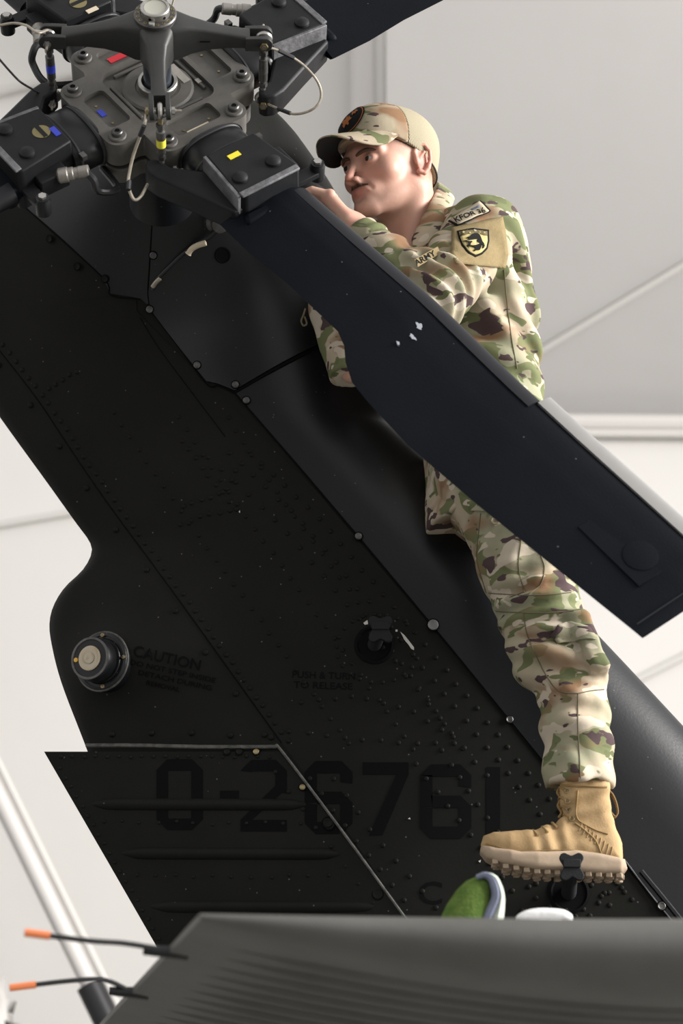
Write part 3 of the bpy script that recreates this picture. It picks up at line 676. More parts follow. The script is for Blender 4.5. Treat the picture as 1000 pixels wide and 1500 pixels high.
MB().lathe([(.0445, .187), (.0455, .194), (.043, .197), (.032, .197)], (0, 0, 0), Z_, 40).build('lock_plate', M['dsteel'], rot)
for t in np.linspace(0, 2*math.pi, 18, endpoint=False): MB().lathe([(.0036, .0), (.0036, .0012), (.0021, .0013), (.0018, -.001)], pol(.0385, t, .1968), Z_, 10).build('lock_hole', M['brass'], sp)
nut = MB().lathe([(.031, .196), (.031, .212), (.029, .214), (.0245, .214), (.0240, .211)], (0, 0, 0), Z_, 36).build('shaft_nut', M['steel'], rot)
MB().lathe([(.0242, .209), (.0235, .2125), (.014, .2115), (.0003, .2115)], (0, 0, 0), Z_, 32).build('nut_cap', mat('pale_cap', (.42, .42, .36), .5), nut)
for t in np.linspace(.2, 2*math.pi+.2, 6, endpoint=False): MB().cyl(pol(.0300, t, .203), pol(.0316, t, .203), .0035, 10).build('spanner_hole', M['decal'], nut)
hexbolt('lock_screw', pol(.0385, -math.pi/2-.15, .1968), rot, .0042, .006, M['steel'], wash=M['steel'])
MB().box(pol(.052, -math.pi/2+.07, .118)+V(-.002, -.001, .03), (.0012, .0008, .012)).build('yellow_slip_mark', M['yellow'], sp, smooth=False)
sticker(.105, -.0172, .137, .011, .0008, .03, M['decal'], sp)
# --- pitch links
LL = .1664
def pitch_link(a, band):
    c = pol(RS, a, HS); e = pol(RS, a, HS-LL); ax = V(-math.sin(a), math.cos(a), 0); up = Z_
    lk = MB().lathe([(.0065, .036), (.0065, .05), (.0098, .052), (.0098, .112), (.0065, .114), (.0065, .134)], e, up, 16).build('pitch_link', M['dsteel'], rot)
    for p in (c, e):
        s_ = -1 if p is c else 1
        MB().ring(p, ax, .0128, .0062, 24, 8).build('rod_end', M['steel'], lk); MB().lathe([(.003, -.0095), (.0085, -.006), (.0105, 0), (.0085, .006), (.003, .0095)], p, ax, 16).build('ball', M['steel'], lk)
        MB().cyl(p+up*s_*.014, p+up*s_*.04, .0058, 12).build('rod_neck', M['brass'] if p is c else M['steel'], lk); MB().prism(ngon(6, .0095), .034, .044, lambda q: p+V(q[0], q[1], q[2]*s_)).build('jam_nut', M['dsteel'], lk)
        MB().cyl(p-ax*.031, p+ax*.034, .0045, 10).build('link_bolt', M['steel'], lk)
        MB().prism(ngon(6, .0085), 0, .007, lambda q: p+ax*(.024+q[2])+up*q[1]+np.cross(ax, up)*q[0]).build('castle_nut', M['steel'], lk)
        MB().prism(ngon(6, .0088), 0, .006, lambda q: p-ax*(.030-q[2])+up*q[1]+np.cross(ax, up)*q[0]).build('bolt_head', M['brass'], lk)
        MB().cyl(p+ax*.031, p+ax*.045, .0026, 8).build('cotter_pin', M['cable'], lk)
    MB().cyl(e+up*.070, e+up*.090, .0102, 16).build('colour_band', band, lk)
    return lk
for a, b in zip(SPA, (M['dsteel'], M['dsteel'], M['blue'], M['ytag'])): pitch_link(a, b)

# --- blade (frame: x outwards, y towards the leading edge, z along the shaft)
BZ = -.042
rs_ = [.395, .50, .61, .70, .776, .815, .85, .90, .96, 1.09, 1.28, 1.455, 1.60, 1.672, 1.69]
te = np.interp(rs_, [.395, .43, .61, .776, .815, .85, .90, .96, 1.09, 1.28, 1.455, 1.696], [-.118, -.124, -.104, -.10, -.114, -.138, -.160, -.166, -.171, -.155, -.135, -.107])
le = np.interp(rs_, [.37, .58, .83, .96, 1.16, 1.55, 1.69], [.083, .094, .108, .106, .104, .115, .118])
th = np.interp(rs_, [.39, .6, .9, 1.4, 1.67, 1.69], [.028, .018, .0145, .012, .010, .003])
def section(x, a, b, t, n=14):
    out = []
    for s_ in (1, -1):
        for u_ in (np.linspace(0, 1, n) if s_ > 0 else np.linspace(1, 0, n)[1:-1]):
            yy = a+(b-a)*u_; d = b-yy; k = (b-a)
            hh = t*(math.sqrt(max(min(d/(.22*k), 1)*(2-min(d/(.22*k), 1)), 0)))*(.12+.88*min(u_/.62, 1)**.9)
            out.append(V(x, yy, BZ+s_*hh-.0*x))
    return out
P = [section(x, a, b, t, 22) for x, a, b, t in zip(rs_, te, le, th)]
mb = MB().grid(P, closed_u=True); m_ = len(P[0]); mb.f.append(tuple(range(m_))); mb.f.append(tuple(range((len(P)-1)*m_, len(P)*m_)))
blade = mb.build('rotor_blade', M['blade'], rot, angle=60)
def le_wrap(name, r0, r1, inn, out, grow, m, n=14):
    P = []
    for x in np.linspace(r0, r1, n):
        a = np.interp(x, rs_, le); t = np.interp(x, rs_, th); row_ = []
        for q in np.linspace(-1, 1, 15):
            u_ = abs(q)**1.35; yy = a+out-(out+inn)*u_
            hh = (t*.82+grow)*math.sqrt(max(0, 1-(1-min(u_*(out+inn)/(out+.03), 1))**2)); row_.append(V(x, yy, BZ+math.copysign(hh, q)))
        P.append(row_)
    mb = MB().grid(P, closed_u=True); m_ = 15; mb.f.append(tuple(range(m_))); mb.f.append(tuple(range((n-1)*m_, n*m_)))
    return mb.build(name, m, blade, angle=60)
le_wrap('edge_guard', .42, 1.158, .030, .006, .0035, M['bootblk'])
le_wrap('metal_leading_edge', 1.160, 1.665, .006, .030, .0015, M['nickel'], 10)
# tip cap with its balance cover
MB().box((1.665, np.mean([te[-2], le[-2]])-.004, BZ+.0095), (.0012, .10, .0012)).build('tip_seam', M['bootblk'], blade)
MB().lathe([(.034, .0), (.034, .0012), (.030, .0018), (.0003, .002)], (1.555, .01, BZ+.0098), Z_, 28).build('balance_cover', M['blade'], blade)
MB().box((1.52, .01, BZ+.0085), (.085, .05, .0015)).build('tip_doubler', M['blade'], blade, bevel=.001)
# clamp block
def frame_prism(name, poly, z0, z1, m, top=1.0, bev=.004): return MB().prism(poly, z0, z1, None, top).build(name, m, blade, bevel=bev)
blk = frame_prism('grip_block', [(.262, -.062), (.40, -.074), (.412, -.06), (.412, .078), (.40, .086), (.262, .066)], -.082, .026, M['block'], .97)
MB().box((.404, .004, .0255), (.0075, .074, .003)).build('worn_edge', M['seal'], blade, bevel=.0015)
MB().box((.335, -.0695, .0), (.07, .004, .026), [[1, .08, 0], [-.08, 1, 0], [0, 0, 1]]).build('worn_side_edge', M['seal'], blade, bevel=.0015)
MB().prism([(.41, -.07), (.44, -.080), (.44, .078), (.41, .08)], -.075, -.02, None, 1.0).build('root_fairing', M['blade'], blade, bevel=.01)
for y in (-.042, .044): MB().lathe([(.0175, 0), (.0165, .006), (.011, .011), (.0004, .0125)], (.362, y, .0255), Z_, 18).build('dome_bolt', M['block'], blade)
st_ = MB().lathe([(.0195, 0), (.0195, .0009), (.0003, .001)], (.302, .006, .0263), Z_, 28).build('inspection_sticker', M['gold'], blade)
MB().box((.302, .006, .0276), (.005, .0188, .0004)).build('sticker_band', M['block'], blade, smooth=False)
# elastomeric boot between hub and block
def boot(x0, x1, hy, hz, name, m, n=40, bump=0):
    P = []
    for x, k in ((x0, .92), (x0+.006, 1), (x1-.006, 1), (x1, .94)):
        P.append([V(x, .002+k*hy*math.copysign(abs(math.cos(t))**.8, math.cos(t)), -.042+k*hz*math.copysign(abs(math.sin(t))**.8, math.sin(t))) for t in np.linspace(0, 2*math.pi, n, endpoint=False)])
    mb = MB().grid(P, closed_u=True); mb.f.append(tuple(range(n))); mb.f.append(tuple(range(3*n, 4*n))); return mb.build(name, m, blade, angle=50)
boot(.184, .266, .080, .050, 'rubber_boot', M['rubber']); boot(.192, .200, .084, .054, 'boot_clamp', M['blackcable']); boot(.248, .256, .084, .054, 'boot_clamp', M['blackcable'])
boot(.150, .190, .072, .028, 'flex_beam_root', M['block'])
MB().box((.252, .086, -.01), (.006, .008, .006)).build('clamp_tail', M['dsteel'], blade)
# pitch horn
ph = [(.345, -.060), (.275, -.058), (.215, -.118), (.197, -.120), (.180, -.128), (.170, -.142), (.176, -.156), (.196, -.165), (.225, -.160), (.31, -.125), (.405, -.088), (.405, -.060)]
MB().prism(ph, -.072, -.012, None).build('pitch_horn', M['block'], blade, bevel=.006)
# lever with end bolt on the leading side
lv = [(.372, .07), (.405, .07), (.405, .13)]+[(.390+.016*math.cos(t), .142+.016*math.sin(t)) for t in np.linspace(.3, 2.84, 8)]+[(.375, .13)]
MB().prism(lv, -.038, -.024, None).build('droop_lever', M['block'], blade, bevel=.002)
lb = MB().lathe([(.0165, -.052), (.0165, -.018), (.014, -.014), (.014, -.008)], (.390, .142, 0), Z_, 20).build('lever_bushing', M['rubber'], blade)
MB().prism(ngon(6, .009), -.009, -.002, lambda p: V(.390+p[0], .142+p[1], p[2])).build('lever_nut', M['steel'], blade)
# plug connector
cd = V(-.83, .52, .18); cd = nrm(cd); c0 = V(.325, .098, -.018)
MB().box((.335, .088, -.03), (.035, .018, .022)).build('connector_bracket', M['block'], blade, bevel=.003)
MB().lathe([(.012, 0), (.0165, .004), (.0165, .022), (.0145, .024), (.0145, .034), (.0125, .036), (.0125, .045), (.0135, .046), (.0135, .066), (.012, .068)], c0, cd, 20).build('plug_connector', M['cond'], blade)
MB().tube(spline([c0+cd*.06, c0+cd*.075+V(.006, .012, -.015), c0+cd*.075+V(.0, .02, -.045), c0+cd*.1+V(-.03, .0, -.075), V(.19, .06, -.10)], 8), .0085, 10).build('deice_cable', M['blackcable'], blade)
sub = list(blade.children)
blade.rotation_euler = (0, 0, aB)
pals = [blade]
for a in (aL, aT, aR):
    b = blade.copy(); C.objects.link(b); b.rotation_euler = (0, 0, a); pals.append(b)
    for ch in sub:
        c_ = ch.copy(); C.objects.link(c_); c_.parent = b
for k, (m, x, y, ang) in {0: (M['yellow'], .300, .018, .08), 1: (M['blue'], .278, .022, .1), 2: (M['cream'], .272, .012, 0)}.items():
    if k < 2: MB().box((x, y if k else -.012, .0272), (.0065, .014, .0008)).build('marker_label', m, pals[k], smooth=False)
    else: MB().box((.262, -.005, .0272), (.006, .014, .0008)).build('marker_label', m, pals[k], smooth=False)
for ch in list(pals[0].children):                          # the near blade carries no round sticker
    if ch.name.startswith(('inspection_sticker', 'sticker_band')): bpy.data.objects.remove(ch)
for ch in list(pals[0].children):
    if ch.name.startswith(('plug_connector', 'deice_cable')): bpy.data.objects.remove(ch)
for ch in list(pals[3].children):
    if ch.name.startswith(('inspection_sticker', 'sticker_band')): bpy.data.objects.remove(ch)
# scuffs on the near blade
bb = pals[0]
def blade_loc(px, py, z):
    r = ray(px, py); s_ = ((HO+HN*z-CAM) @ HN)/(r @ HN); q = CAM+r*s_-HO; x, y = q @ HU, q @ HW
    return V(x*math.cos(aB)+y*math.sin(aB), -x*math.sin(aB)+y*math.cos(aB), z)
for px, py, sx, sy, an in ((614, 478, .010, .006, .3), (604, 494, .009, .004, 0), (583, 503, .005, .003, .4)):
    p = blade_loc(px, py, BZ+.0142); ring_ = [(p[0]+sx*(1+.35*math.sin(3*t+px))*math.cos(t+an), p[1]+sy*(1+.3*math.cos(4*t+py))*math.sin(t)) for t in np.linspace(0, 2*math.pi, 14, endpoint=False)]
    MB().prism(ring_, BZ+.006, BZ+.0155).build('pale_scuff', mat('pale_scuff', (.35, .37, .42), .7) if px == 614 else bpy.data.materials['pale_scuff'], bb, smooth=False)
# --- bonding cables
def hub_px(px, py, z):
    r = ray(px, py); s_ = ((HO+HN*z-CAM) @ HN)/(r @ HN); q = CAM+r*s_-HO; return V(q @ HU, q @ HW, q @ HN)
def cable(pts, r, m, name='bonding_cable'): return MB().tube(spline([hub_px(*p) for p in pts], 10), r, 8).build(name, m, rot)
c1 = cable([(388, 68, .125), (410, 75, .11), (440, 92, .08), (464, 118, .05), (470, 142, .02), (458, 160, 0), (430, 167, -.02), (400, 156, -.03), (388, 150, -.037)], .0028, M['cable'])
MB().tube([hub_px(408, 74, .112), hub_px(430, 85, .09)], .0048, 8).build('heat_shrink', M['blackcable'], c1); MB().tube([hub_px(407, 159, -.028), hub_px(425, 166, -.022)], .0048, 8).build('heat_shrink', M['blackcable'], c1)
c2_ = cable([(214, 168, .125), (212, 180, .12), (205, 200, .09), (196, 225, .05), (190, 250, .02), (188, 272, .0), (196, 292, -.02), (206, 288, -.03), (216, 270, -.037)], .0034, M['cable'])
MB().tube([hub_px(211, 184, .12), hub_px(205, 199, .095)], .0052, 8).build('heat_shrink', M['blackcable'], c2_); MB().tube([hub_px(189, 265, .005), hub_px(188, 278, 0)], .0055, 8).build('heat_shrink', M['blackcable'], c2_)
c3 = cable([(70, 44, .15), (55, 48, .16), (40, 38, .16), (20, 34, .15), (-5, 38, .14)], .0028, M['cable'])
MB().tube([hub_px(66, 48, .15), hub_px(50, 46, .158)], .0045, 8).build('cable_ferrule', M['steel'], c3)
cable([(-5, 82, .1), (15, 105, .08), (30, 120, .06), (50, 132, .0), (70, 142, -.03)], .0024, M['blackcable'])
cable([(252, 8, .12), (257, -10, .14), (262, -30, .15)], .002, M['cable'])

# ================================================================== STABILATOR (near, out of focus)
stz = root('helicopter_stabilator', at(600, 1420, 3.4), 'dark grey ribbed helicopter stabilator with rounded edge below the soldier', 'stabilator')
TIPY = 2.80; ROOTY = 4.55
tipL = at(293, 1350, TIPY); tipR = at(1500, 1330, TIPY); rootL = at(145, 1500, 4.06)
def stab_x(y):
    k = (y-TIPY)/(4.06-TIPY); return tipL[0]+(rootL[0]-tipL[0])*k
def stab_thick(x, y):                         # thickness grows forward of the trailing edge, closes round at the tip
    a = max(x-stab_x(y), 0); return .010+.105*math.sin(min(a/.75, 1)*math.pi/2)
ztop = lambda x: tipL[2]+.012+(x-tipL[0])*.010
def stab_sec(x, n=18):
    """rounded spanwise section at chord station: list of (y,z) from top root over the tip to bottom root"""
    return None
P = []
xs_rel = np.concatenate([np.linspace(0, .12, 8), np.linspace(.16, 1.15, 22), 1.15+.27*np.sin(np.linspace(.1, 1, 10)*math.pi/2)])
for a in xs_rel:
    row_ = []; t0 = .010+.105*math.sin(min(a/.75, 1)*math.pi/2); kf = math.sqrt(max(0, 1-max(0, (a-1.15)/.272)**2)); t = t0*max(kf, .06); dz_ = (t0-t)/2; r = t/2
    ys = np.linspace(ROOTY, TIPY+1.9*r, 26)
    for y in ys: x = stab_x(y)+a; row_.append(V(x, y, ztop(x)-dz_))
    for q in np.linspace(0, math.pi, 14)[1:-1]:
        y = TIPY+1.9*r-1.9*r*math.sin(q); x = stab_x(TIPY)+a; row_.append(V(x, y, ztop(x)-dz_-r+r*math.cos(q)))
    for y in ys[::-1]: x = stab_x(y)+a; row_.append(V(x, y, ztop(x)-dz_-t))
    P.append(row_)
mb = MB().grid(P); m_ = len(P[0]); mb.f.append(tuple(range(m_))); mb.f.append(tuple(range((len(P)-1)*m_, len(P)*m_)))
stab = mb.build('stabilator_skin', M['stab'], stz, angle=50)
for k, y in enumerate(np.arange(TIPY+.16, 4.4, .085)):      # chordwise beads pressed in the lower skin
    pts = []
    for a in np.linspace(.07, 1.1, 26):
        x = stab_x(y)+a; t = .010+.105*math.sin(min(a/.75, 1)*math.pi/2); pts.append(V(x, y+.0*a, ztop(x)-t+.004))
    MB().tube(pts, [.014*min(1, .3+min(i, 25-i)/4) for i in range(26)], 10).build('skin_bead', M['stab'], stz)
rv = MB()
for x in np.arange(.02, .95, .028):
    a = x; xx = stab_x(TIPY)+a; t = .010+.105*math.sin(min(a/.75, 1)*math.pi/2)
    rv.lathe([(.005, 0), (.004, .0025), (.0005, .0035)], V(xx, TIPY+t*.95+.02, ztop(xx)), V(0, -.1, 1), 7)
o = rv.build('rivets', M['stab'], stz, angle=None); o['kind'] = 'stuff'
for (bx, by, bY), mid, tip in (((236, 1392, 3.1), (130, 1378), (36, 1366)), ((200, 1442, 3.55), (110, 1436), (14, 1447))):
    y0 = bY; a = V(stab_x(y0)-.002, y0, ztop(stab_x(y0))-.005)
    pts = spline([a, at((bx+mid[0])/2, (by+mid[1])/2-3, y0-.02), at(*mid, y0-.04), at(*tip, y0-.06)], 8)
    wk = MB().tube(pts, .0042, 8).build('static_wick', M['blackcable'], stz)
    MB().tube(pts[-4:], .0062, 8).build('wick_tip', M['orange'], wk)
    MB().tube([a+V(.03, 0, -.004), a+V(-.035, -.002, .0)], [.011, .007], 10).build('wick_base', M['fairing'], wk)

# ---- things lying on the stabilator
gp = root('lined_pouch', at(700, 1400, 3.62), 'open pouch with fuzzy green lining and grey-bound pale rim on the stabilator', 'pouch')
M['felt'] = mat('green_felt', (.075, .135, .03), .95, spec=.1, noise=(70, .8, (.14, .2, .05)), bump=(260, .8, .004))
M['pale'] = mat('pale_canvas', (.50, .55, .47), .85, noise=(30, .4, (.42, .46, .4)), bump=(150, .3, .002)); M['bind'] = mat('grey_binding', (.17, .19, .27), .8, noise=(60, .5, (.1, .11, .15)))
gz = ztop(.25)
def gp_pt(px, py, d=0): return at(px, py, 3.62+d)
# fuzzy tongue-shaped body
st = []
for t, cx, cy, w_ in ((0, 668, 1394, 52), (.25, 676, 1362, 46), (.5, 686, 1330, 40), (.7, 694, 1308, 32), (.85, 701, 1293, 23), (.96, 706, 1286, 12), (1, 707, 1284, 3)):
    st.append([gp_pt(cx+w_*.8*math.cos(q), cy+w_*.12*math.cos(q), .030*math.sin(q)*(w_/46)) for q in np.linspace(0, 2*math.pi, 20, endpoint=False)])
mb = MB().grid(st, closed_u=True); mb.f.append(tuple(range(20))); mb.f.append(tuple(range(6*20, 7*20))); mb.build('green_lining', M['felt'], gp)
edge = [(700, 1284), (712, 1281), (722, 1287), (727, 1300), (728, 1314), (722, 1330), (712, 1352), (704, 1376), (700, 1398)]
outer = [(703, 1279), (716, 1278), (728, 1284), (735, 1297), (739, 1312), (739, 1330), (737, 1352), (735, 1376), (733, 1400)]
e1_, o1_ = spline([V(*q, 0) for q in edge], 5), spline([V(*q, 0) for q in outer], 5)
MB().grid([[gp_pt(a[0], a[1], -.012), gp_pt(a[0]*.4+b[0]*.6, a[1]*.4+b[1]*.6, -.02), gp_pt(b[0], b[1], .004), gp_pt(b[0]-4, b[1]+2, .05), gp_pt(a[0]-10, a[1]+6, .06), gp_pt(a[0]-4, a[1]+2, .012)] for a, b in zip(e1_, o1_)], closed_u=True).build('canvas_shell', M['pale'], gp)
MB().tube([gp_pt(a[0]-2, a[1]+1, -.014) for a in e1_], [.0045+.004*min(1, i/14) for i in range(len(e1_))], 8).build('bound_rim', M['bind'], gp)
wt = root('white_rag_roll', at(797, 1390, 3.6), 'low white rolled rag lying flat on the stabilator under the boot', 'rag')
pts = spline([at(x, y, 3.6) for x, y in ((758, 1358), (768, 1347), (785, 1342), (810, 1342), (826, 1345), (836, 1356))], 6)
MB().tube(pts, [.004+.009*min(1, min(i, len(pts)-1-i)/4) for i in range(len(pts))], 12).build('rolled_cloth', mat('white_cloth', (.8, .8, .8), .9, bump=(120, .4, .003)), wt)
MB().box(at(797, 1372, 3.61), (.036, .03, .028)).build('cloth_fold', bpy.data.materials['white_cloth'], wt, bevel=.012)

# ================================================================== THE SOLDIER
man = root('person', at(825, 1285, 4.46), 'person in camouflage uniform and cap, one boot on a folding step, working at the rotor', 'person')
def camo_mat(name, sc=1.0, fine=True):
    m = bpy.data.materials.new(name); m.use_nodes = True; nt = m.node_tree; b = nt.nodes['Principled BSDF']; N = nt.nodes.new; L = nt.links.new
    b.inputs['Roughness'].default_value = .85; b.inputs['Specular IOR Level'].default_value = .15
    sc *= 1.45; tc = N('ShaderNodeTexCoord'); cur = None
    def layer(scale, lo, soft, col, seed, stretch, cur, det=2.0, dist=.35):
        mp = N('ShaderNodeMapping'); mp.inputs['Scale'].default_value = (1, 1, stretch); mp.inputs['Location'].default_value = (seed*3.7, seed*1.3, seed*2.1); mp.inputs['Rotation'].default_value = (.0, .22, .15)
        L(tc.outputs['Object'], mp.inputs['Vector']); n = N('ShaderNodeTexNoise'); n.inputs['Scale'].default_value = scale*sc; n.inputs['Detail'].default_value = det; n.inputs['Roughness'].default_value = .45; n.inputs['Distortion'].default_value = dist
        L(mp.outputs[0], n.inputs['Vector']); r = N('ShaderNodeValToRGB'); r.color_ramp.elements[0].position = lo; r.color_ramp.elements[1].position = lo+soft
        r.color_ramp.elements[0].color = (0, 0, 0, 1); r.color_ramp.elements[1].color = (1, 1, 1, 1); L(n.outputs['Fac'], r.inputs['Fac'])
        mx = N('ShaderNodeMix'); mx.data_type = 'RGBA'; L(r.outputs[0], mx.inputs[0]); mx.inputs[7].default_value = (*col, 1)
        if cur is None: mx.inputs[6].default_value = (.43, .36, .265, 1)
        else: L(cur, mx.inputs[6])
        return mx.outputs[2]
    cur = layer(3.6, .43, .2, (.275, .275, .185), 1, 1.4, cur)           # soft sage
    cur = layer(6.0, .55, .012, (.145, .16, .078), 2, 1.7, cur)        # olive
    cur = layer(5.0, .525, .14, (.235, .138, .078), 3, 1.8, cur)            # fading brown
    cur = layer(8.5, .59, .01, (.50, .44, .35), 4, 1.9, cur)             # pale sand shapes
    cur = layer(10, .635, .01, (.12, .135, .065), 5, 2.3, cur)           # dark green twigs
    cur = layer(10, .628, .008, (.075, .050, .052), 6, 1.9, cur, 2.5)    # dark brown blotches
    L(cur, b.inputs['Base Color'])
    n = N('ShaderNodeTexNoise'); n.inputs['Scale'].default_value = 28; n.inputs['Detail'].default_value = 6; L(tc.outputs['Object'], n.inputs['Vector'])
    bp = N('ShaderNodeBump'); bp.inputs['Strength'].default_value = .25; bp.inputs['Distance'].default_value = .006; L(n.outputs['Fac'], bp.inputs['Height']); L(bp.outputs[0], b.inputs['Normal'])
    return m
M['camo'] = camo_mat('camouflage_cloth'); M['capcamo'] = camo_mat('cap_camouflage', 1.25)
M['tan'] = mat('tan_hook_loop', (.22, .17, .09), .95, spec=.05, noise=(120, .6, (.27, .215, .12)), bump=(500, .5, .002))
M['patchgold'] = mat('patch_gold', (.42, .345, .16), .9, spec=.1); M['patcholive'] = mat('patch_olive', (.12, .10, .055), .9, spec=.1); M['patchsand'] = mat('patch_sand', (.42, .37, .27), .9, spec=.1, bump=(400, .3, .001))
M['patchblk'] = mat('patch_black', (.012, .012, .012), .9, spec=.1, bump=(500, .4, .001)); M['thread'] = mat('seam_thread', (.13, .11, .065), .9)
M['capmesh'] = mat('cap_mesh_back', (.37, .33, .235), .85, spec=.1); M['dark_under'] = mat('visor_underside', (.012, .012, .012), .8)
M['patchor'] = mat('patch_orange', (.35, .12, .04), .9, spec=.1)
m = bpy.data.materials.new('skin'); m.use_nodes = True; nt = m.node_tree; b = nt.nodes['Principled BSDF']; M['skin'] = m
at_ = nt.nodes.new('ShaderNodeAttribute'); at_.attribute_name = 'tint'; nt.links.new(at_.outputs['Color'], b.inputs['Base Color'])
b.inputs['Roughness'].default_value = .48; b.inputs['Specular IOR Level'].default_value = .4; b.inputs['Subsurface Weight'].default_value = .12; b.inputs['Subsurface Radius'].default_value = (.012, .005, .003); b.inputs['Subsurface Scale'].default_value = .6
nn = nt.nodes.new('ShaderNodeTexNoise'); nn.inputs['Scale'].default_value = 180; tcx = nt.nodes.new('ShaderNodeTexCoord'); nt.links.new(tcx.outputs['Object'], nn.inputs['Vector'])
bp = nt.nodes.new('ShaderNodeBump'); bp.inputs['Strength'].default_value = .12; bp.inputs['Distance'].default_value = .002; nt.links.new(nn.outputs['Fac'], bp.inputs['Height']); nt.links.new(bp.outputs[0], b.inputs['Normal'])

# ---- head
HSC = 1.2
fh = nrm(-.745*RT+.015*UP-.665*FW); lh = .65*RT+.2*UP-.73*FW; lh = nrm(lh-fh*(lh @ fh)); uh = np.cross(fh, lh)
HB = np.stack([fh, lh, uh])                          # rows: local axes in world
HC = at(570, 249, 4.53)
h2w = lambda q: HC+HSC*(np.atleast_2d(q) @ HB)
w2h = lambda P: ((P-HC) @ HB.T)/HSC
def head_sdf(P):
    P = P.copy(); s = np.abs(P[:, 1]); zz = np.where(P[:, 2] < -.03, -.03+(P[:, 2]+.03)*1.14, P[:, 2]); Q = np.stack([P[:, 0], s, zz], 1)
    d = ell(Q, (-.012, 0, .036), (.100, .077, .090))
    d = smin(d, ell(Q, (.028, 0, -.028), (.062, .058, .082)), .03)
    d = smin(d, cone(Q, (-.004, .051, -.052), (.070, .016, -.100), .020, .016), .028)
    d = smin(d, sphere(Q, (.052, .048, -.020), .021), .022)
    d = smin(d, cone(Q, (.089, .006, .024), (.072, .050, .022), .0095, .009), .014)
    d = smax(d, -ell(Q, (.1005, .032, .003), (.0195, .020, .0115)), .013)
    d = smin(d, sphere(Q, (.0755, .032, .0035), .0148), .003)                 # lids over the eyeball
    d = smax(d, -ell(Q, (.0915, .032, .002), (.010, .0125, .0034)), .002)     # squinting eye slit
    d = smin(d, cone(Q, (.0865, 0, .016), (.1150, 0, -.031), .0066, .0080), .012)
    d = smin(d, ell(Q, (.1030, .0110, -.0370), (.0105, .0062, .0070)), .006)
    d = smax(d, -sphere(Q, (.1085, .0065, -.0455), .0036), .004)
    d = smin(d, ell(Q, (.0740, 0, -.060), (.0235, .032, .026)), .018)
    d = smin(d, cone(Q, (.0950, .003, -.0605), (.0850, .021, -.0640), .0028, .0018), .0045)
    d = smin(d, cone(Q, (.0935, 0, -.0692), (.0850, .018, -.0668), .0036, .0020), .0045)
    d = smax(d, -cone(Q, (.102, 0, -.0652), (.0900, .023, -.0668), .0015, .0010), .003)
    d = smax(d, -cone(Q, (.0985, .0185, -.038), (.086, .031, -.060), .0024, .0018), .008)
    d = smin(d, sphere(Q, (.080, 0, -.0985), .0205), .018)
    d = smax(d, -ell(Q, (.104, 0, -.0805), (.008, .018, .006)), .010)
    d = smin(d, cone(Q, (-.034, 0, -.050), (-.062, 0, -.21), .057, .066), .03)
    d = smin(d, cone(Q, (-.025, .055, -.055), (.0, .028, -.19), .016, .016), .028)      # neck muscle
    # ear
    hp = [(.0075, -.004), (.0105, .016), (.003, .030), (-.011, .031), (-.0195, .018), (-.0185, -.002), (-.012, -.018), (-.004, -.0285), (.005, -.024)]
    ex = lambda q: (-.010+q[0], .0765+.0135*max(0, (.010-q[0])/.03), -.004+q[1])
    e = np.full(len(Q), 1.0)
    for i in range(len(hp)-1): e = np.minimum(e, cone(Q, ex(hp[i]), ex(hp[i+1]), .0040 if i < 6 else .0052, .0040 if i < 5 else .0056))
    e = smin(e, ell(Q, (-.016, .078, -.004), (.0165, .0045, .026)), .004); e = smin(e, cone(Q, (-.012, .072, .012), (-.014, .072, -.012), .008, .008), .006)
    e = smin(e, cone(Q, ex((.001, .004)), ex((-.009, .016)), .0032, .003), .003)
    return smin(d, e, .004)
lo = V(-.135, -.105, -.215); hi = V(.14, .105, .145)
hv, hf = surface(head_sdf, lo, hi, .0022)
def skin_color(q):
    q = q.copy(); q[:, 2] = np.where(q[:, 2] < -.03, -.03+(q[:, 2]+.03)*1.14, q[:, 2])
    n_ = len(q); base = np.tile(V(.57, .335, .255), (n_, 1)); x, y, z = q.T; ay = np.abs(y)
    def mixc(w_, c): nonlocal base; w_ = np.clip(w_, 0, 1)[:, None]; base = base*(1-w_)+V(*c)*w_
    nz = vnoise(q, 90, 3)*.5+vnoise(q, 220, 5)*.5
    mixc(.18*np.clip(vnoise(q, 28, 9), 0, 1), (.58, .25, .2))
    g = lambda c, r: np.exp(-(((q-V(*c))/V(*r))**2).sum(1))
    Q = np.stack([x, ay, z], 1); gs = lambda c, r: np.exp(-(((Q-V(*c))/V(*r))**2).sum(1))
    mixc(.45*gs((.075, .04, -.03), (.03, .025, .022)), (.60, .26, .21)); mixc(.55*g((.118, 0, -.028), (.02, .02, .014)), (.58, .24, .19))
    mixc(.75*gs((-.016, .088, -.004), (.022, .014, .03)), (.62, .20, .15))
    st = np.clip((.5*gs((.055, .04, -.09), (.06, .045, .03))+.5*g((.085, 0, -.085), (.035, .04, .035))), 0, 1); mixc(st*(.78+.25*nz), (.24, .155, .12))
    lip = np.clip(1.9*gs((.100, 0, -.0605), (.014, .020, .0038))+1.9*gs((.098, 0, -.0700), (.014, .018, .0046)), 0, 1); mixc(lip*.7, (.44, .17, .14))
    mixc(1.15*gs((.098, .0, -.0500), (.024, .028, .0072))*(.85+.4*nz), (.10, .055, .038))                       # brown moustache hair tint
    mixc(.55*gs((.088, .03, .008), (.02, .022, .006)), (.30, .14, .11))
    mixc(np.clip((-.03-x)*40, 0, 1)*np.clip((z+.045)*30, 0, 1)*.72*(.8+.3*nz), (.12, .075, .05))            # close-cropped sides
    return np.clip(base, 0, 1)
hcol = skin_color(hv); hw = h2w(hv)

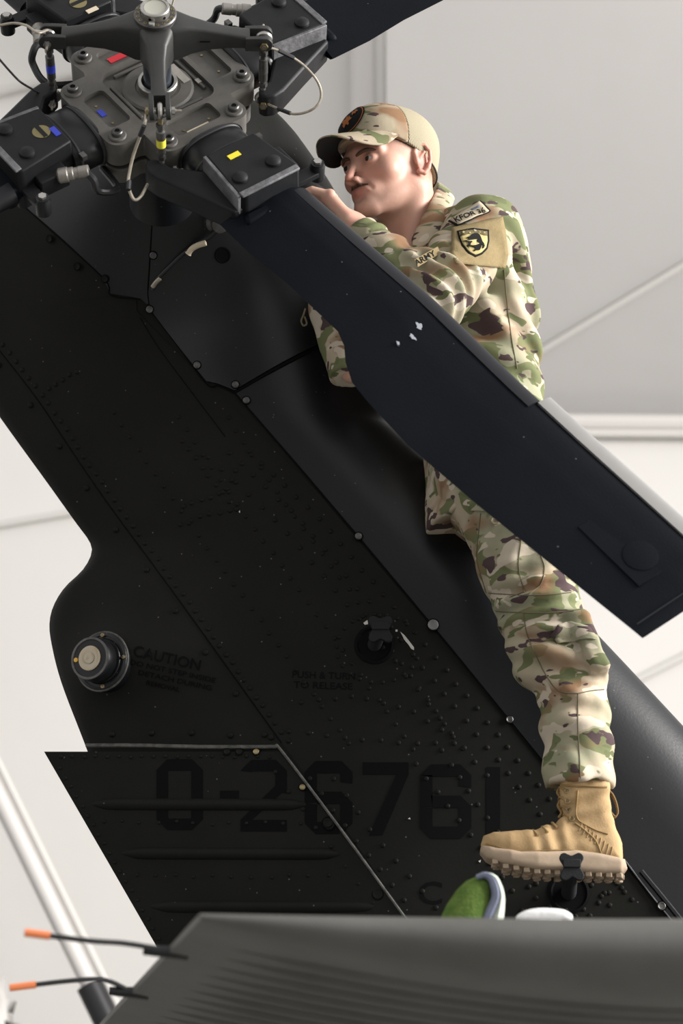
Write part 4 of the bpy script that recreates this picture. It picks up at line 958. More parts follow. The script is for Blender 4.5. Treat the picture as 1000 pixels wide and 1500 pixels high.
# ---- body joints (left = the camera side)
J = dict(neck=at(642, 350, 4.60), shL=at(706, 342, 4.44), elL=at(632, 438, 4.30), wrL=at(524, 338, 4.36), shR=at(652, 356, 4.80), elR=at(500, 448, 4.55), wrR=at(516, 552, 4.53),
         hipL=at(722, 700, 4.54), knL=at(812, 958, 4.50), anL=at(853, 1160, 4.47), hipR=at(716, 700, 4.78), knR=at(800, 940, 5.06), anR=at(842, 1160, 5.10), chest=at(686, 420, 4.62), waist=at(706, 600, 4.63), pelvis=at(728, 690, 4.64))
ft = nrm(V(-.91, -.40, 0)); lt_ = V(.40, -.91, 0)
# hand gripping behind the blade edge
Wl = J['wrL']; Kl = at(484, 294, 4.37); hd = nrm(Kl-Wl); hn = nrm(np.cross(hd, V(.3, -1, .35))); 
across = nrm(V(.10, -.86, -.50)-hd*(V(.10, -.86, -.50) @ hd)); dors = np.cross(across, hd); dors = dors if dors @ UP > 0 else -dors
def hand_sdf(P, W, K, hd, across, dors, f1, f2):
    B = np.stack([hd, across, dors]); c = (W*.38+K*.62); Lh = np.linalg.norm(K-W)
    d = rbox(P, c, (Lh*.5, .043, .017), .016, B)
    d = smin(d, cone(P, W-hd*.05, W+hd*.02, .031, .030), .02)
    for i, (o_, ln) in enumerate(((-.034, .9), (-.0115, 1.0), (.0115, .96), (.033, .8))):
        k0 = K+across*o_*-1-hd*.004+dors*.004; k1 = k0+f1*.046*ln; k2 = k1+f2*.030*ln; k3 = k2+nrm(f2*.7-dors*.7)*.022*ln
        f = np.minimum(np.minimum(cone(P, k0, k1, .0108, .0098), cone(P, k1, k2, .0098, .0088)), cone(P, k2, k3, .0088, .0075))
        d = smin(d, f, .006); d = smin(d, sphere(P, k0+dors*.005, .0105), .006)
    t0 = c-across*.035*-1*-1-hd*.01; t1 = t0-across*.028+hd*.035-dors*.012; t2 = t1+hd*.03-dors*.006+across*.004
    return smin(d, np.minimum(cone(P, t0, t1, .014, .0115), cone(P, t1, t2, .0112, .009)), .01)
f1 = nrm(hd*.55-RT*.8+dors*-.05); f2 = nrm(-RT*.75-dors*.7+FW*.2)
handL = lambda P: smin(hand_sdf(P, Wl, Kl, hd, across, dors, f1, f2), cone(P, J['elL'], Wl, .045, .031), .02)
lv_, lf_ = surface(handL, np.minimum(Wl, Kl)-.11, np.maximum(Wl, Kl)+.09, .0032)
Wr = J['wrR']+nrm(J['elR']-J['wrR'])*.055+V(.02, .03, 0); Kr = Wr+V(.03, .075, .085); hdr = nrm(Kr-Wr); acr = nrm(V(.3, -.7, .5)-hdr*(V(.3, -.7, .5) @ hdr)); dor = nrm(np.cross(hdr, acr)); dor = dor if dor @ V(0, -1, 0) > 0 else -dor
handR = lambda P: smin(hand_sdf(P, Wr, Kr, hdr, acr, dor, nrm(hdr+V(.1, .1, .4)), nrm(hdr+V(.3, .2, .2))), cone(P, J['elR'], Wr, .045, .029), .02)
rv_, rf_ = surface(handR, np.minimum(Wr, Kr)-.11, np.maximum(Wr, Kr)+.12, .004)
def body_sdf(P):                                       # hidden trunk and limbs that the clothes hang on
    d = cone(P, J['neck']-V(0, 0, .02), J['chest'], .07, .12); d = smin(d, cone(P, J['chest'], J['waist'], .13, .125), .05); d = smin(d, cone(P, J['waist'], J['pelvis'], .12, .12), .05)
    for s_ in 'LR':
        d = smin(d, cone(P, J['neck']-V(0, 0, .03), J['sh'+s_], .05, .055), .04); d = smin(d, cone(P, J['sh'+s_], J['el'+s_], .052, .042), .02); d = smin(d, cone(P, J['el'+s_], J['wr'+s_]*.75+J['el'+s_]*.25, .042, .028), .01)
        d = smin(d, cone(P, J['hip'+s_], J['kn'+s_], .075, .052), .03); d = smin(d, cone(P, J['kn'+s_], J['an'+s_], .052, .038), .02)
    return d
al = np.array(list(J.values()))
bv, bf = surface(body_sdf, al.min(0)-.16, al.max(0)+.16, .014)
skinc = V(.56, .325, .245)
allv = np.concatenate([hw, lv_, rv_, bv]); allf = np.concatenate([hf, lf_+len(hw), rf_+len(hw)+len(lv_), bf+len(hw)+len(lv_)+len(rv_)])
hc = np.tile(V(.58, .34, .26), (len(lv_)+len(rv_), 1)); nz = vnoise(np.concatenate([lv_, rv_]), 60, 2)[:, None]; hc = np.clip(hc+nz*V(.02, -.03, -.02), 0, 1)
body = fmesh('body', allv, allf, M['skin'], man, np.concatenate([hcol, hc, np.tile(skinc, (len(bv), 1))])); body['label'] = 'fair skin of face, neck and hands'
# eyes, brows, moustache
M['eye'] = mat('eye_white', (.45, .41, .39), .15, coat=.5); M['iris'] = mat('iris_dark', (.045, .035, .028), .12, coat=.6); M['hair'] = mat('brown_hair', (.10, .062, .042), .7, spec=.2, noise=(400, .5, (.16, .10, .07)))
HA = lambda v: (np.asarray(v, float) @ HB)
for s_ in (1, -1):
    e = h2w((.0775, s_*.032, .0025))[0]; mb = MB(); 
    mb.lathe([(.0002, -.0125*HSC)]+[(.0125*HSC*math.sin(q), -.0125*HSC*math.cos(q)) for q in np.linspace(.2, math.pi-.02, 12)], e, HA((1, 0, 0)), 20).build('eyeball', M['eye'], man)
    look = nrm(HA((1, -.10, .04))); MB().lathe([(.0078, .0100*HSC), (.0066, .0118*HSC), (.0003, .0128*HSC)], e, look, 18).build('iris', M['iris'], man)
    pts = [h2w(q)[0] for q in ((.0965, s_*.010, .0135), (.0945, s_*.021, .0170), (.0890, s_*.035, .0190), (.0780, s_*.049, .0165))]
    q = spline(pts, 6); MB().tube(q, [.0032+.0018*math.sin(math.pi*min(1, i/len(q)*1.1)) for i in range(len(q))], 8).build('eyebrow', M['hair'], man)
hb_bvh = bvh_of(hw, hf)
mb = MB()
for i in range(650):                                    # moustache: short bristles
    y = random.uniform(-.024, .024); z = -.0455-.10*abs(y)+random.uniform(-.0048, .0040)*(1-abs(y)/.036); o_ = h2w((.16, y, z))[0]
    hit = hb_bvh.ray_cast(Vector(o_), Vector(HA((-1, 0, 0))))
    if hit[0] is None: continue
    p = np.array(hit[0]); t = HA((.0010, math.copysign(.0018, y)*(.3+abs(y)*25), -.0022))*HSC*random.uniform(.7, 1.2)
    a = nrm(np.cross(t, V(.3, .5, .8)))*.0003; b_ = nrm(np.cross(t, a))*.0003
    mb.add([p+a, p-a*.5+b_*.9, p-a*.5-b_*.9, p+t], [(0, 1, 3), (1, 2, 3), (2, 0, 3)])
o = mb.build('moustache', M['hair'], man, smooth=False); o['kind'] = 'stuff'

# ---- cap
def cap_sdf(P, grow=0.0):
    d = ell(P, (-.008, 0, .046), (.1085+grow, .0865+grow, .0855+grow)); d = smin(d, ell(P, (.030, 0, .066), (.068+grow, .066+grow, .058+grow)), .03); d = smin(d, cone(P, (-.03, 0, .04), (-.045, 0, -.03), .074, .060), .03)
    return d
edge_pl = lambda P: -(P[:, 2]-(.047+.47*(P[:, 0]-.06)*(P[:, 0] < .06)))             # keep above the tilted rim
def cap_part(cond, name, m, parent, h=.0026):
    f = lambda P: smax(smax(cap_sdf(P), edge_pl(P), .001), cond(P), .0012)
    v_, f_ = surface(f, V(-.135, -.105, -.06), V(.125, .105, .15), h); return fmesh(name, h2w(v_), f_, m, parent), v_, f_
split = lambda P: (P[:, 0]-(.012-.10*(P[:, 2]-.10)))
cap, cv_, cf_ = cap_part(lambda P: -split(P), 'cap', M['capcamo'], man); cap['label'] = 'camouflage ball cap with beige mesh back'
# mesh back: fine knit rows as relief
m = M['capmesh']; nt = m.node_tree; wv = nt.nodes.new('ShaderNodeTexWave'); wv.inputs['Scale'].default_value = 90; wv.bands_direction = 'DIAGONAL'; tcx = nt.nodes.new('ShaderNodeTexCoord'); nt.links.new(tcx.outputs['Object'], wv.inputs['Vector'])
bp = nt.nodes.new('ShaderNodeBump'); bp.inputs['Strength'].default_value = .5; bp.inputs['Distance'].default_value = .003; nt.links.new(wv.outputs['Fac'], bp.inputs['Height']); nt.links.new(bp.outputs[0], nt.nodes['Principled BSDF'].inputs['Normal'])
cap_part(split, 'mesh_back', m, cap)
cap_bvh = bvh_of(cv_, cf_)
# visor
def visor(u_, v_):
    th_ = u_*1.28; ex = .0995*math.cos(th_*.86)-.004; ey = .087*math.sin(th_)
    L_ = .078*max(0, 1-u_*u_)**.6; fx = ex+L_*v_*1.0; fy = ey*(1-.06*v_)
    vv = v_*L_/.078; z = .060-.046*(abs(u_)**2.0)*(.45+.55*vv)-.050*vv*u_*u_-.004*vv-.010*vv*vv; return (fx, fy, z)
US = np.linspace(-1, 1, 41); VS = np.linspace(0, 1, 12)
top = [[h2w(visor(a, b_))[0] for b_ in VS] for a in US]
mb = MB().grid(top); o = mesh('visor', mb.v, mb.f, M['capcamo'], cap); o.data.materials.append(M['dark_under'])
pc = o.data.polygons[len(o.data.polygons)//2]
if np.array(pc.normal) @ uh < 0: o.data.flip_normals()
md = o.modifiers.new('t', 'SOLIDIFY'); md.thickness = .0035; md.material_offset = 1; md.offset = -1
def on_cap(y, z, off=.0015):
    hit = cap_bvh.ray_cast(Vector((.3, y, z)), Vector((-1, 0, 0))); return np.array(hit[0])+np.array(hit[1])*off if hit[0] else None
def cap_disc(r0, r1, off, name, m, cy=0, cz=.090, wob=0):
    P_ = []
    for k in np.linspace(r0, r1, 5):
        P_.append([on_cap(cy+k*math.cos(q)*(1+wob*math.sin(5*q)), cz+k*.86*math.sin(q)*(1+wob*math.cos(7*q)), off) for q in np.linspace(0, 2*math.pi, 30, endpoint=False)])
    if any(p is None for r_ in P_ for p in r_): print('capdisc miss', name); return
    MB().grid([[h2w(p)[0] for p in r_] for r_ in P_], closed_u=True).build(name, m, cap, angle=None)
cap_disc(.0005, .036, .0018, 'round_patch', M['patchblk']); cap_disc(.0325, .034, .0026, 'patch_ring', M['patchor']); cap_disc(.0005, .012, .0030, 'patch_emblem', M['patchor'], -.002, .088, .35); cap_disc(.0005, .006, .0030, 'patch_emblem', M['patchor'], .012, .104, .4)
rim_ = []
for q in np.linspace(0, 2*math.pi, 60, endpoint=False):      # dark sweat band under the rim
    x = -.010+.094*math.cos(q); y = .079*math.sin(q); z = .047+.47*min(x-.06, 0); rim_.append(h2w((x, y, z+.001))[0])
MB().tube(rim_+[rim_[0]], .0022, 6).build('sweat_band', M['dark_under'], cap)

# ---- jacket
zst = sorted([(at(x, y, 4.62)[2], at(x, y, 4.62)[0], rf, rl) for x, y, rf, rl in ((652, 330, .060, .085), (664, 342, .085, .14), (678, 360, .112, .19), (684, 420, .136, .212), (694, 520, .132, .195), (704, 600, .132, .19), (720, 690, .140, .20), (728, 760, .150, .215), (730, 800, .15, .215))])
zst = np.array(zst)
def fold(P, c, dirv, freq, amp, rad, seed):
    g = np.exp(-(((P-c)/rad)**2).sum(1)); return -amp*g*np.sin((P @ nrm(dirv))*freq+2.2*vnoise(P, 9, seed))
hemz = at(690, 752, 4.55)[2]
def jacket_sdf(P):
    z = P[:, 2]; cx = np.interp(z, zst[:, 0], zst[:, 1]); rf = np.interp(z, zst[:, 0], zst[:, 2]); rl = np.interp(z, zst[:, 0], zst[:, 3])
    dx = P[:, 0]-cx; dy = P[:, 1]-4.62; f = dx*ft[0]+dy*ft[1]; l = dx*lt_[0]+dy*lt_[1]
    d = (np.sqrt((f/rf)**2+(l/rl)**2)-1)*np.minimum(rf, rl)
    d = smax(d, z-zst[-1, 0], .03)
    hl = hemz+.10*(P[:, 0]-at(690, 752, 4.55)[0]); d = smax(d, hl-z, .006)
    d = smin(d, cone(P, J['neck']+V(.02, 0, -.035), J['shL']+V(0, 0, .004), .062, .080), .06)
    d = smin(d, cone(P, J['neck']+V(.02, 0, -.035), J['shR'], .062, .078), .06)
    a = smin(cone(P, J['shL'], J['elL'], .087, .074), cone(P, J['elL'], J['wrL']+(J['elL']-J['wrL'])*.02, .072, .043), .02)
    wl = nrm(J['wrL']-J['elL']); a = smax(a, (P-J['wrL']) @ wl, .003)
    d = smin(d, a, .022)
    r = smin(cone(P, J['shR'], J['elR'], .082, .072), cone(P, J['elR'], J['wrR'], .074, .055), .02); wr = nrm(J['wrR']-J['elR']); r = smax(r, (P-J['wrR']) @ wr, .003)
    d = smin(d, r, .025)
    ua = nrm(J['elL']-J['shL']); fa = nrm(J['wrL']-J['elL'])
    d = d+fold(P, J['elL']+V(.02, -.04, .03), ua+fa*.2, 150, .013, .09, 1)+fold(P, J['elL']*.55+J['wrL']*.45, fa+V(0, 0, .35), 115, .008, .10, 2)+fold(P, J['shL']+V(.02, -.02, -.09), ua+V(.4, 0, 0), 95, .009, .12, 3)
    d = d+fold(P, J['waist']+V(.05, -.1, .08), V(.35, 0, 1), 80, .0065, .16, 4)+fold(P, J['chest']+V(.08, -.1, -.08), V(.8, .2, .7), 85, .010, .16, 5)+fold(P, J['wrL'], fa, 190, .003, .06, 6)
    d = d+.004*vnoise(P*V(1, 1, .6), 15, 7)+.002*vnoise(P*V(1, 1, .7), 30, 8)
    d = d+.0042*np.exp(-(((P-J['wrL'])@fa+.055)/.004)**2)*(((P-J['wrL'])**2).sum(1) < .015)       # cuff seam
    return d
jlo = np.minimum.reduce([J[k] for k in ('shL', 'elL', 'wrL', 'shR', 'elR', 'wrR', 'chest')])-.13; jhi = np.maximum.reduce([J[k] for k in ('shL', 'shR', 'chest', 'pelvis', 'neck')])+.20; jlo[2] = hemz-.04
jv, jf = surface(jacket_sdf, jlo, jhi, .0062)
jacket = fmesh('jacket', jv, jf, M['camo'], man); jacket['label'] = 'loose camouflage jacket with rolled collar and shoulder patches'
jb = bvh_of(jv, jf)
def onto(bvh, px, py, off):
    r = ray(px, py); h = bvh.ray_cast(Vector(CAM), Vector(nrm(r)))
    if h[0] is None: return at(px, py, 4.45)
    n = np.array(h[1]); n = n if n @ r < 0 else -n; return np.array(h[0])+n*off
def smooth_onto(bvh, px, py, off, k=5):                 # average over a small footprint so badges lie flat
    return np.mean([onto(bvh, px+a, py+b_, off) for a, b_ in ((0, 0), (k, 0), (-k, 0), (0, k), (0, -k))], axis=0)
def badge(outline, off, name, m, parent, rings=5, thick=.002, bvh=None, k=5):
    bvh = bvh or jb; c = V(*np.mean(np.array(outline), axis=0)); ol = []
    for i in range(len(outline)):
        a, b_ = V(*outline[i]), V(*outline[(i+1) % len(outline)]); n = max(1, int(np.linalg.norm(b_-a)/3)); ol += [a+(b_-a)*t for t in np.linspace(0, 1, n, endpoint=False)]
    P_ = [[smooth_onto(bvh, *(c+(q-c)*s_), off, k) for q in ol] for s_ in np.linspace(.02, 1, rings)]
    o = MB().grid(P_, closed_u=True).build(name, m, parent, angle=None); md = o.modifiers.new('t', 'SOLIDIFY'); md.thickness = thick; md.offset = 0; return o
badge([(662, 336), (735, 318), (742, 372), (738, 392), (700, 390), (668, 386), (660, 372)], .0048, 'hook_loop_panel', M['tan'], jacket, 8)
sh = [(669, 342), (692, 336), (714, 338), (714, 355), (711, 366), (703, 374), (694, 378), (684, 373), (675, 362)]
shs = lambda k: [tuple(V(692, 356)+(V(*q)-V(692, 356))*k) for q in sh]
badge(sh, .006, 'shield_patch', M['patchblk'], jacket, 6); badge(shs(.86), .0072, 'shield_field', M['patchgold'], jacket, 6)
badge([(673.5, 344), (692, 339.5), (711, 341), (711, 348), (702, 346), (692, 345.5), (682, 347), (674, 350)], .0084, 'shield_chief', M['patcholive'], jacket, 4)
def star(cx, cy, r): return [(cx+(r if i % 2 == 0 else r*.42)*math.sin(i*math.pi/5), cy-(r if i % 2 == 0 else r*.42)*math.cos(i*math.pi/5)) for i in range(10)]
for cx, cy, r in ((677.5, 345.5, 2), (683, 343.2, 2), (700, 343, 2), (706.5, 343, 2), (686, 346, 1.7), (698, 346, 1.7)): badge(star(cx, cy, r), .0094, 'patch_star', M['patchgold'], jacket, 3, .0008, k=2)
badge([(689, 337.5), (696.5, 337.5), (696.5, 345), (689, 345)], .0092, 'star_box', M['patchblk'], jacket, 3, .0008, k=2); badge(star(692.8, 341.5, 2.8), .0102, 'patch_star', M['patchsand'], jacket, 3, .0008, k=2)
horse = [(681.5, 352.5), (684, 351), (686.5, 350.5), (688, 348), (691, 347), (694, 346.2), (697, 346.5), (699, 348), (700.5, 351.5), (701.5, 354.5), (702.5, 357.5), (704.5, 360), (705.5, 363), (704, 366), (702, 366.5), (703, 362.5), (701, 361), (700.5, 364), (699, 368), (697, 368.5), (694, 368), (692.5, 370), (689, 370.5), (692, 367.8), (693.5, 365.5), (690, 363.5), (687, 363), (683.5, 363.5), (685, 367), (681.5, 364), (682.5, 362), (684.5, 360.8), (684, 357.5), (680, 356.5), (676, 356.8), (680, 355.2), (685, 355), (685, 353.3)]
from mathutils.geometry import tessellate_polygon
o = mesh('horse_rider_emblem', [smooth_onto(jb, x, y, .0096, 4) for x, y in horse], tessellate_polygon([[Vector((x, y, 0)) for x, y in horse]]), M['patchblk'], jacket, smooth=False)
o.modifiers.new('t', 'SOLIDIFY').thickness = .0008
tab = [(658, 327), (676, 314), (704, 297), (718, 310), (716, 312), (690, 325), (669, 334)]
badge(tab, .0062, 'unit_tab', M['patchblk'], jacket, 6); badge([tuple(V(688, 315)+(V(*q)-V(688, 315))*.90) for q in tab], .0076, 'tab_field', M['patchsand'], jacket, 6)
fj = lambda x, y: smooth_onto(jb, x, y, .0098, 4)
decal_text('KFOR 36', 669, 330.5, 45, 7.5, -23, fj, M['patchblk'], 'tab_lettering', jacket)
badge([(676, 316), (688, 311), (690, 313), (678, 318)], .0082, 'tab_wings', mat('tab_blue', (.12, .14, .2), .9), jacket, 3, .0006, k=2); badge([(689, 310), (702, 303.5), (703, 305.5), (691, 312)], .0082, 'tab_wings', bpy.data.materials['tab_blue'], jacket, 3, .0006, k=2)
tq = [smooth_onto(jb, x, y, .004, 9) for x, y in ((616, 384), (642, 366), (630, 372))]; tn = nrm(np.cross(tq[1]-tq[0], V(0, 0, 1))); tn = tn if tn @ FW < 0 else -tn; tn = nrm(tn+V(0, 0, .35)); tc_ = np.mean(tq, axis=0)+tn*.010
def tape(x, y, o_=0): r = ray(x, y); return CAM+r*(((tc_+tn*o_-CAM) @ tn)/(r @ tn))
tp = [(607, 380), (641, 361), (645, 371), (612, 391)]
MB().add([tape(*q) for q in tp]+[tape(*q, -.004) for q in tp], [(0, 1, 2, 3), (7, 6, 5, 4), (0, 4, 5, 1), (1, 5, 6, 2), (2, 6, 7, 3), (3, 7, 4, 0)]).build('name_tape', M['tan'], jacket, smooth=False)
decal_text('ARMY', 610, 389.5, 33, 9, -28.5, lambda x, y: tape(x, y, .001), M['patchblk'], 'tape_lettering', jacket)
def seam(bvh, pts, parent, r=.0014, off=.0004, m=M['thread'], name='seam'):
    q = spline([V(x, y, 0) for x, y in pts], 7); w_ = []
    for a in q:
        if bvh.ray_cast(Vector(CAM), Vector(nrm(ray(a[0], a[1]))))[0] is not None: w_.append(onto(bvh, a[0], a[1], off))
    return MB().tube(w_, r, 6).build(name, m, parent)
seam(jb, [(738, 395), (742, 440), (748, 490), (757, 540)], jacket)
# collar
ct = [(588, 354, 4.52), (568, 336, 4.62), (576, 312, 4.70), (600, 287, 4.74), (624, 271, 4.73), (640, 266, 4.65), (638, 278, 4.57), (627, 302, 4.495), (613, 328, 4.46), (602, 352, 4.445)]
cbm = [(572, 374, 4.50), (552, 354, 4.60), (562, 334, 4.72), (592, 308, 4.80), (634, 288, 4.78), (664, 288, 4.67), (662, 304, 4.555), (652, 328, 4.455), (634, 350, 4.415), (606, 370, 4.41)]
Tc, Bc = spline([at(*q) for q in ct], 6), spline([at(*q) for q in cbm], 6); cc = np.mean(Tc, axis=0); P_ = []
for a, b_ in zip(Tc, Bc):
    inn = nrm((cc-a)*V(1, 1, 0)); out_ = -inn; row_ = [a+V(0, 0, -.05)+inn*.004, a+V(0, 0, -.012)+inn*.003, a, a+out_*.005+V(0, 0, .001)]
    for t in (.3, .6, .85, 1.0): row_.append(a*(1-t)+b_*t+out_*.012*math.sin(math.pi*t)+V(0, 0, .004*math.sin(math.pi*t)))
    P_.append(row_)
o = MB().grid(P_).build('collar', M['camo'], jacket, angle=None); md = o.modifiers.new('t', 'SOLIDIFY'); md.thickness = .004; md = o.modifiers.new('s', 'SUBSURF'); md.levels = 1; md.render_levels = 1
# draw cord loop hanging at the far cuff
MB().tube(spline([at(x, y, 4.50) for x, y in ((447, 452), (444, 462), (441, 470), (444, 477), (449, 474), (446, 464))], 5), .0022, 6).build('cord_loop', M['thread'], jacket)

# ---- trousers
def trousers_sdf(P):
    d = ell(P, J['pelvis']+V(0, 0, -.02), (.155, .205, .16))
    th1 = cone(P, J['hipL'], J['hipL']*.5+J['knL']*.5+V(.005, -.005, 0), .118, .103); th2 = cone(P, J['hipL']*.5+J['knL']*.5+V(.005, -.005, 0), J['knL']+V(-.004, 0, 0), .103, .094)
    d = smin(d, smin(th1, th2, .02), .05); d = smin(d, cone(P, at(838, 1000, 4.49), J['anL']+V(-.006, 0, .03), .074, .073), .022)
    d = smin(d, cone(P, J['hipR'], J['knR'], .112, .086), .05); d = smin(d, cone(P, J['knR'], J['anR'], .086, .072), .03)
    cp = at(858, 952, 4.46); B = np.stack([nrm(V(.35, -.9, 0)), nrm(V(.9, .35, 0)), V(0, 0, 1)]); t = nrm(J['knL']-J['hipL']); ax_ = nrm(V(.9, .1, .34)); B = np.stack([ax_, np.cross(-t, ax_), -t])
    d = smin(d, rbox(P, cp, (.026, .062, .075), .018, B), .012)                                  # cargo pocket
    z = P[:, 2]; d = smax(d, at(850, 1150, 4.47)[2]-z, .006)
    d = d+fold(P, J['knL']+V(-.03, -.03, .0), V(.25, 0, 1), 130, .011, .085, 11)+fold(P, at(775, 880, 4.45), V(.05, 0, 1), 150, .011, .075, 12)+fold(P, at(740, 800, 4.45), V(1, 0, -.25), 95, .008, .10, 13)
    d = d+fold(P, at(840, 1060, 4.42), V(.25, 0, 1), 80, .008, .11, 14)+fold(P, at(848, 1135, 4.42), V(.9, 0, .5), 110, .004, .06, 15)+.0055*vnoise(P*V(1, 1, .7), 15, 16)+.003*vnoise(P, 33, 17)
    return d
tl = np.minimum.reduce([J[k] for k in ('hipL', 'anL', 'pelvis', 'knL')])-.2; thh = np.maximum.reduce([J[k] for k in ('hipR', 'anR', 'anL', 'knR')])+.17; tl[2] = J['anL'][2]-.03; thh[2] = J['pelvis'][2]+.16
tv, tf_ = surface(trousers_sdf, tl, thh, .0068)
trs = fmesh('trousers', tv, tf_, M['camo'], man); trs['label'] = 'camouflage cargo trousers bloused over the boots'
tb = bvh_of(tv, tf_)
badge([(806, 930), (815, 918), (838, 912), (862, 920), (873, 936), (850, 936), (832, 942), (816, 944)], .006, 'pocket_flap', M['camo'], trs, 6, .006, tb)
badge([(686, 735), (700, 732), (722, 742), (718, 750), (690, 748)], .005, 'pocket_flap', M['camo'], trs, 5, .005, tb)
for pts in ([(716, 894), (750, 897), (790, 898), (840, 895)], [(708, 868), (760, 872), (800, 871), (836, 868)], [(704, 752), (700, 790), (699, 822), (712, 868)], [(763, 790), (759, 830), (768, 868)], [(790, 810), (797, 832), (790, 858), (770, 872)], [(766, 897), (772, 930), (785, 960), (800, 990), (818, 1012), (846, 1016)], [(846, 1016), (846, 1060), (848, 1100), (850, 1140)], [(846, 1016), (866, 1012), (884, 1010)]):
    seam(tb, pts, trs, .0014, .0004)
p = onto(tb, 726, 763, .004); n = nrm(V(-.2, -.95, .1))
bt_ = MB().lathe([(.0105, 0), (.0108, .0022), (.009, .0036), (.0075, .0024), (.0003, .0022)], p, n, 20).build('button', mat('olive_button', (.25, .21, .13), .5), trs)
for a, c_ in ((.002, .002), (-.002, .002), (.002, -.002), (-.002, -.002)): MB().cyl(p+V(a, -.002, c_), p+V(a, -.0045, c_), .0009, 8).build('button_hole', M['patchblk'], bt_)

# ---- boots
M['boot'] = mat('coyote_suede', (.42, .285, .145), .85, spec=.15, noise=(14, .7, (.49, .345, .19)), bump=(220, .3, .002), scratches=(9, .64, (.17, .115, .06)))
M['bootcloth'] = mat('coyote_cordura', (.42, .29, .15), .8, spec=.15, noise=(25, .4, (.34, .21, .09)), bump=(300, .35, .002)); M['sole'] = mat('tan_rubber_sole', (.42, .325, .235), .7, spec=.2, noise=(20, .6, (.33, .25, .18)), bump=(80, .2, .002)); M['lace'] = mat('coyote_lace', (.28, .185, .075), .9)
BY = 4.455
def bp2(pts): return [tuple(at(x, y, BY)[[0, 2]]) for x, y in pts]
shaft_ = bp2([(820, 1140), (819, 1172), (825, 1196), (812, 1208), (782, 1217), (750, 1219), (722, 1219), (707, 1224), (702, 1240), (722, 1256), (780, 1262), (850, 1262), (912, 1268), (911, 1236), (900, 1208), (893, 1180), (891, 1140)])
toe_x = at(703, 1240, BY)[0]; heel_x = at(916, 1265, BY)[0]
def halfw(x): u_ = np.clip((x-toe_x)/(heel_x-toe_x), 0, 1); return np.interp(u_, [0, .06, .2, .38, .6, .8, .95, 1], [.020, .034, .049, .052, .043, .040, .037, .028])
def boot_sdf(P):
    d2 = poly2(P[:, 0], P[:, 2], shaft_); zt = at(800, 1215, BY)[2]; hi_ = np.clip((P[:, 2]-zt)/.09, 0, 1)
    wdt = halfw(P[:, 0])*(1-hi_)+.042*hi_; u_ = np.clip((P[:, 2]-(zt-.06))/.07, 0, 1); wdt = wdt*(1-.22*u_*(1-hi_))
    d = smax(d2, np.abs(P[:, 1]-BY)-wdt, .032)
    d = d+fold(P, at(855, 1175, BY-.05), V(-.3, 0, 1), 190, .004, .06, 21)+fold(P, at(810, 1228, BY-.03), V(1, 0, .3), 170, .003, .05, 22)+.001*vnoise(P, 60, 23)
    return d
sole_poly = bp2([(704, 1240), (703, 1250), (712, 1260), (735, 1270), (780, 1279), (830, 1281), (880, 1284), (908, 1284), (917, 1276), (913, 1262), (875, 1254), (840, 1250), (800, 1253), (760, 1253), (725, 1246)])
def sole_sdf(P): return smax(poly2(P[:, 0], P[:, 2], sole_poly), np.abs(P[:, 1]-BY)-halfw(P[:, 0])-.006, .014)
xs = [q[0] for q in shaft_]; zs_ = [q[1] for q in sole_poly]
lo = V(min(xs)-.03, BY-.09, min(zs_)-.03); hi = V(max(xs)+.04, BY+.09, max(q[1] for q in shaft_)+.02)
v_, f_ = surface(boot_sdf, lo, hi, .0035); bootL = fmesh('boot', v_, f_, M['boot'], man); bootL['label'] = 'tan suede lace-up boot with worn toe and lugged sole'
bb_ = bvh_of(v_, f_)
v2, f2_ = surface(sole_sdf, lo, hi, .0032); fmesh('sole', v2, f2_, M['sole'], bootL); sb = bvh_of(v2, f2_)
random.seed(3)
def under(px, py): return at(px, py, BY)
zb = lambda x: np.interp(x, [q[0] for q in bp2([(703, 1252), (735, 1272), (780, 1281), (830, 1283), (908, 1286)])], [q[1] for q in bp2([(703, 1252), (735, 1272), (780, 1281), (830, 1283), (908, 1286)])])
for i, x in enumerate(np.linspace(toe_x+.03, heel_x-.018, 13)):
    for j, k in enumerate((-.78, -.26, .26, .78)):
        if 5 < i < 8 and abs(k) < .5: continue
        hw_ = halfw(x); z = zb(x+.001)
        MB().box((x+(.006 if j % 2 else 0), BY+k*hw_, z-.001), (.0062, .0082, .005), [[math.cos(.3*k), -math.sin(.3*k), 0], [math.sin(.3*k), math.cos(.3*k), 0], [0, 0, 1]]).build('lug', M['sole'], bootL, bevel=.0012, seg=1)
fb = lambda x, y, o_: onto(bb_, x, y, o_)
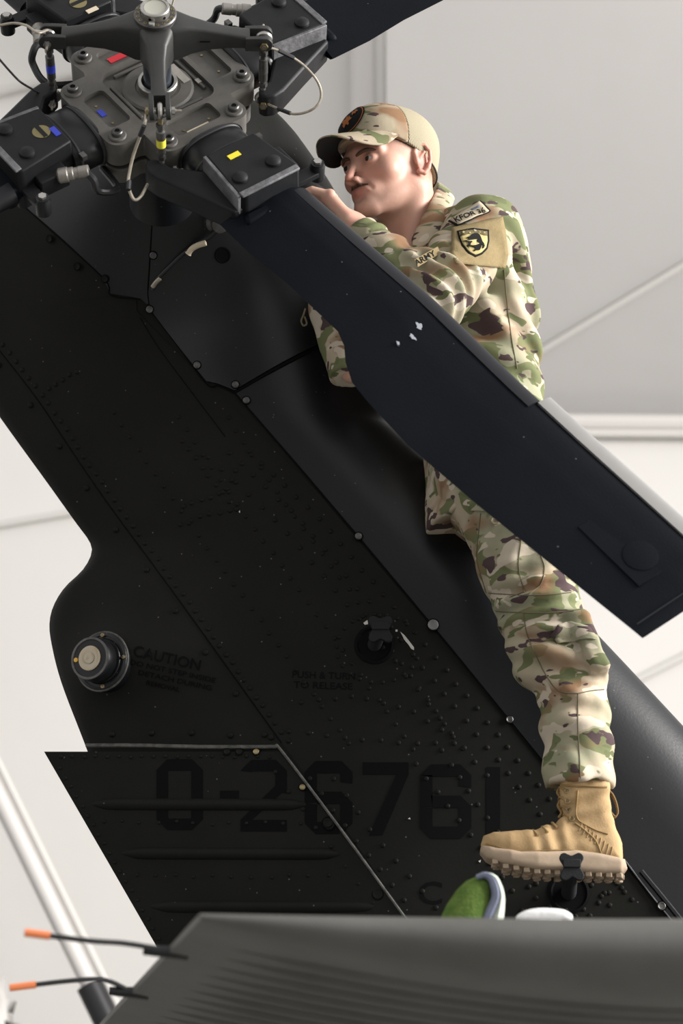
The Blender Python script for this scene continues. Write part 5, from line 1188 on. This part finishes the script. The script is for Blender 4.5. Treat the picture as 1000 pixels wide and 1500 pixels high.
seam(bb_, [(842, 1206), (858, 1218), (872, 1232), (880, 1250)], bootL, .0022, .0008, M['lace'], 'panel_seam'); seam(bb_, [(822, 1150), (850, 1152), (888, 1153)], bootL, .0022, .0008, M['lace'], 'top_stitch'); seam(bb_, [(846, 1158), (844, 1180), (846, 1200), (868, 1214), (890, 1222)], bootL, .0018, .0008, M['lace'], 'panel_seam'); seam(bb_, [(712, 1236), (760, 1246), (830, 1245), (880, 1250)], bootL, .0016, .0006, M['lace'], 'panel_seam')
for i in range(9):                                     # grooved heel counter
    a = V(852+i*5.6, 1206+i*4.3); seam(bb_, [tuple(a), tuple(a+V(-1, 6)), tuple(a+V(-4, 11+i*.6))], bootL, .0013, .001, M['bootcloth'], 'heel_ridge')
for i, (x, y) in enumerate(((822, 1158), (822, 1172), (825, 1186), (828, 1198), (812, 1208), (797, 1214), (783, 1219))):
    a = fb(x+7 if i < 4 else x+4, y+(0 if i < 4 else 6), .003); m1 = at(x-3, y-2, BY); MB().tube(spline([a, (a+m1)/2+V(-.004, -.004, .004), m1+V(0, .01, .002), m1+V(.004, .04, -.004)], 5), .0028, 8).build('lace', M['lace'], bootL)
    if i < 4: MB().ring(fb(x+9, y+1, .0015), V(-.2, -1, 0), .005, .0016, 14, 6).build('eyelet', M['brass'], bootL)
MB().tube(spline([at(x, y, BY) for x, y in ((824, 1152), (816, 1160), (821, 1170), (817, 1180), (822, 1190), (818, 1198))], 5), .003, 8).build('lace', M['lace'], bootL)
lp = spline([at(x, y, BY-.004) for x, y in ((889, 1156), (897, 1164), (903, 1178), (905, 1192), (900, 1198), (894, 1192))], 6)
MB().grid([[q+V(0, -.010, 0), q+V(0, .010, 0)] for q in lp]).build('heel_loop', M['lace'], bootL, angle=None).modifiers.new('t', 'SOLIDIFY').thickness = .0025
bR = bootL.copy(); C.objects.link(bR); dR = J['anR']-J['anL']; bR.location = Vector(bootL.location)+Vector(dR)
for ch in list(bootL.children):
    c_ = ch.copy(); C.objects.link(c_); c_.parent = bR

for o in bpy.data.objects:
    if '_world' in o.keys(): del o['_world']
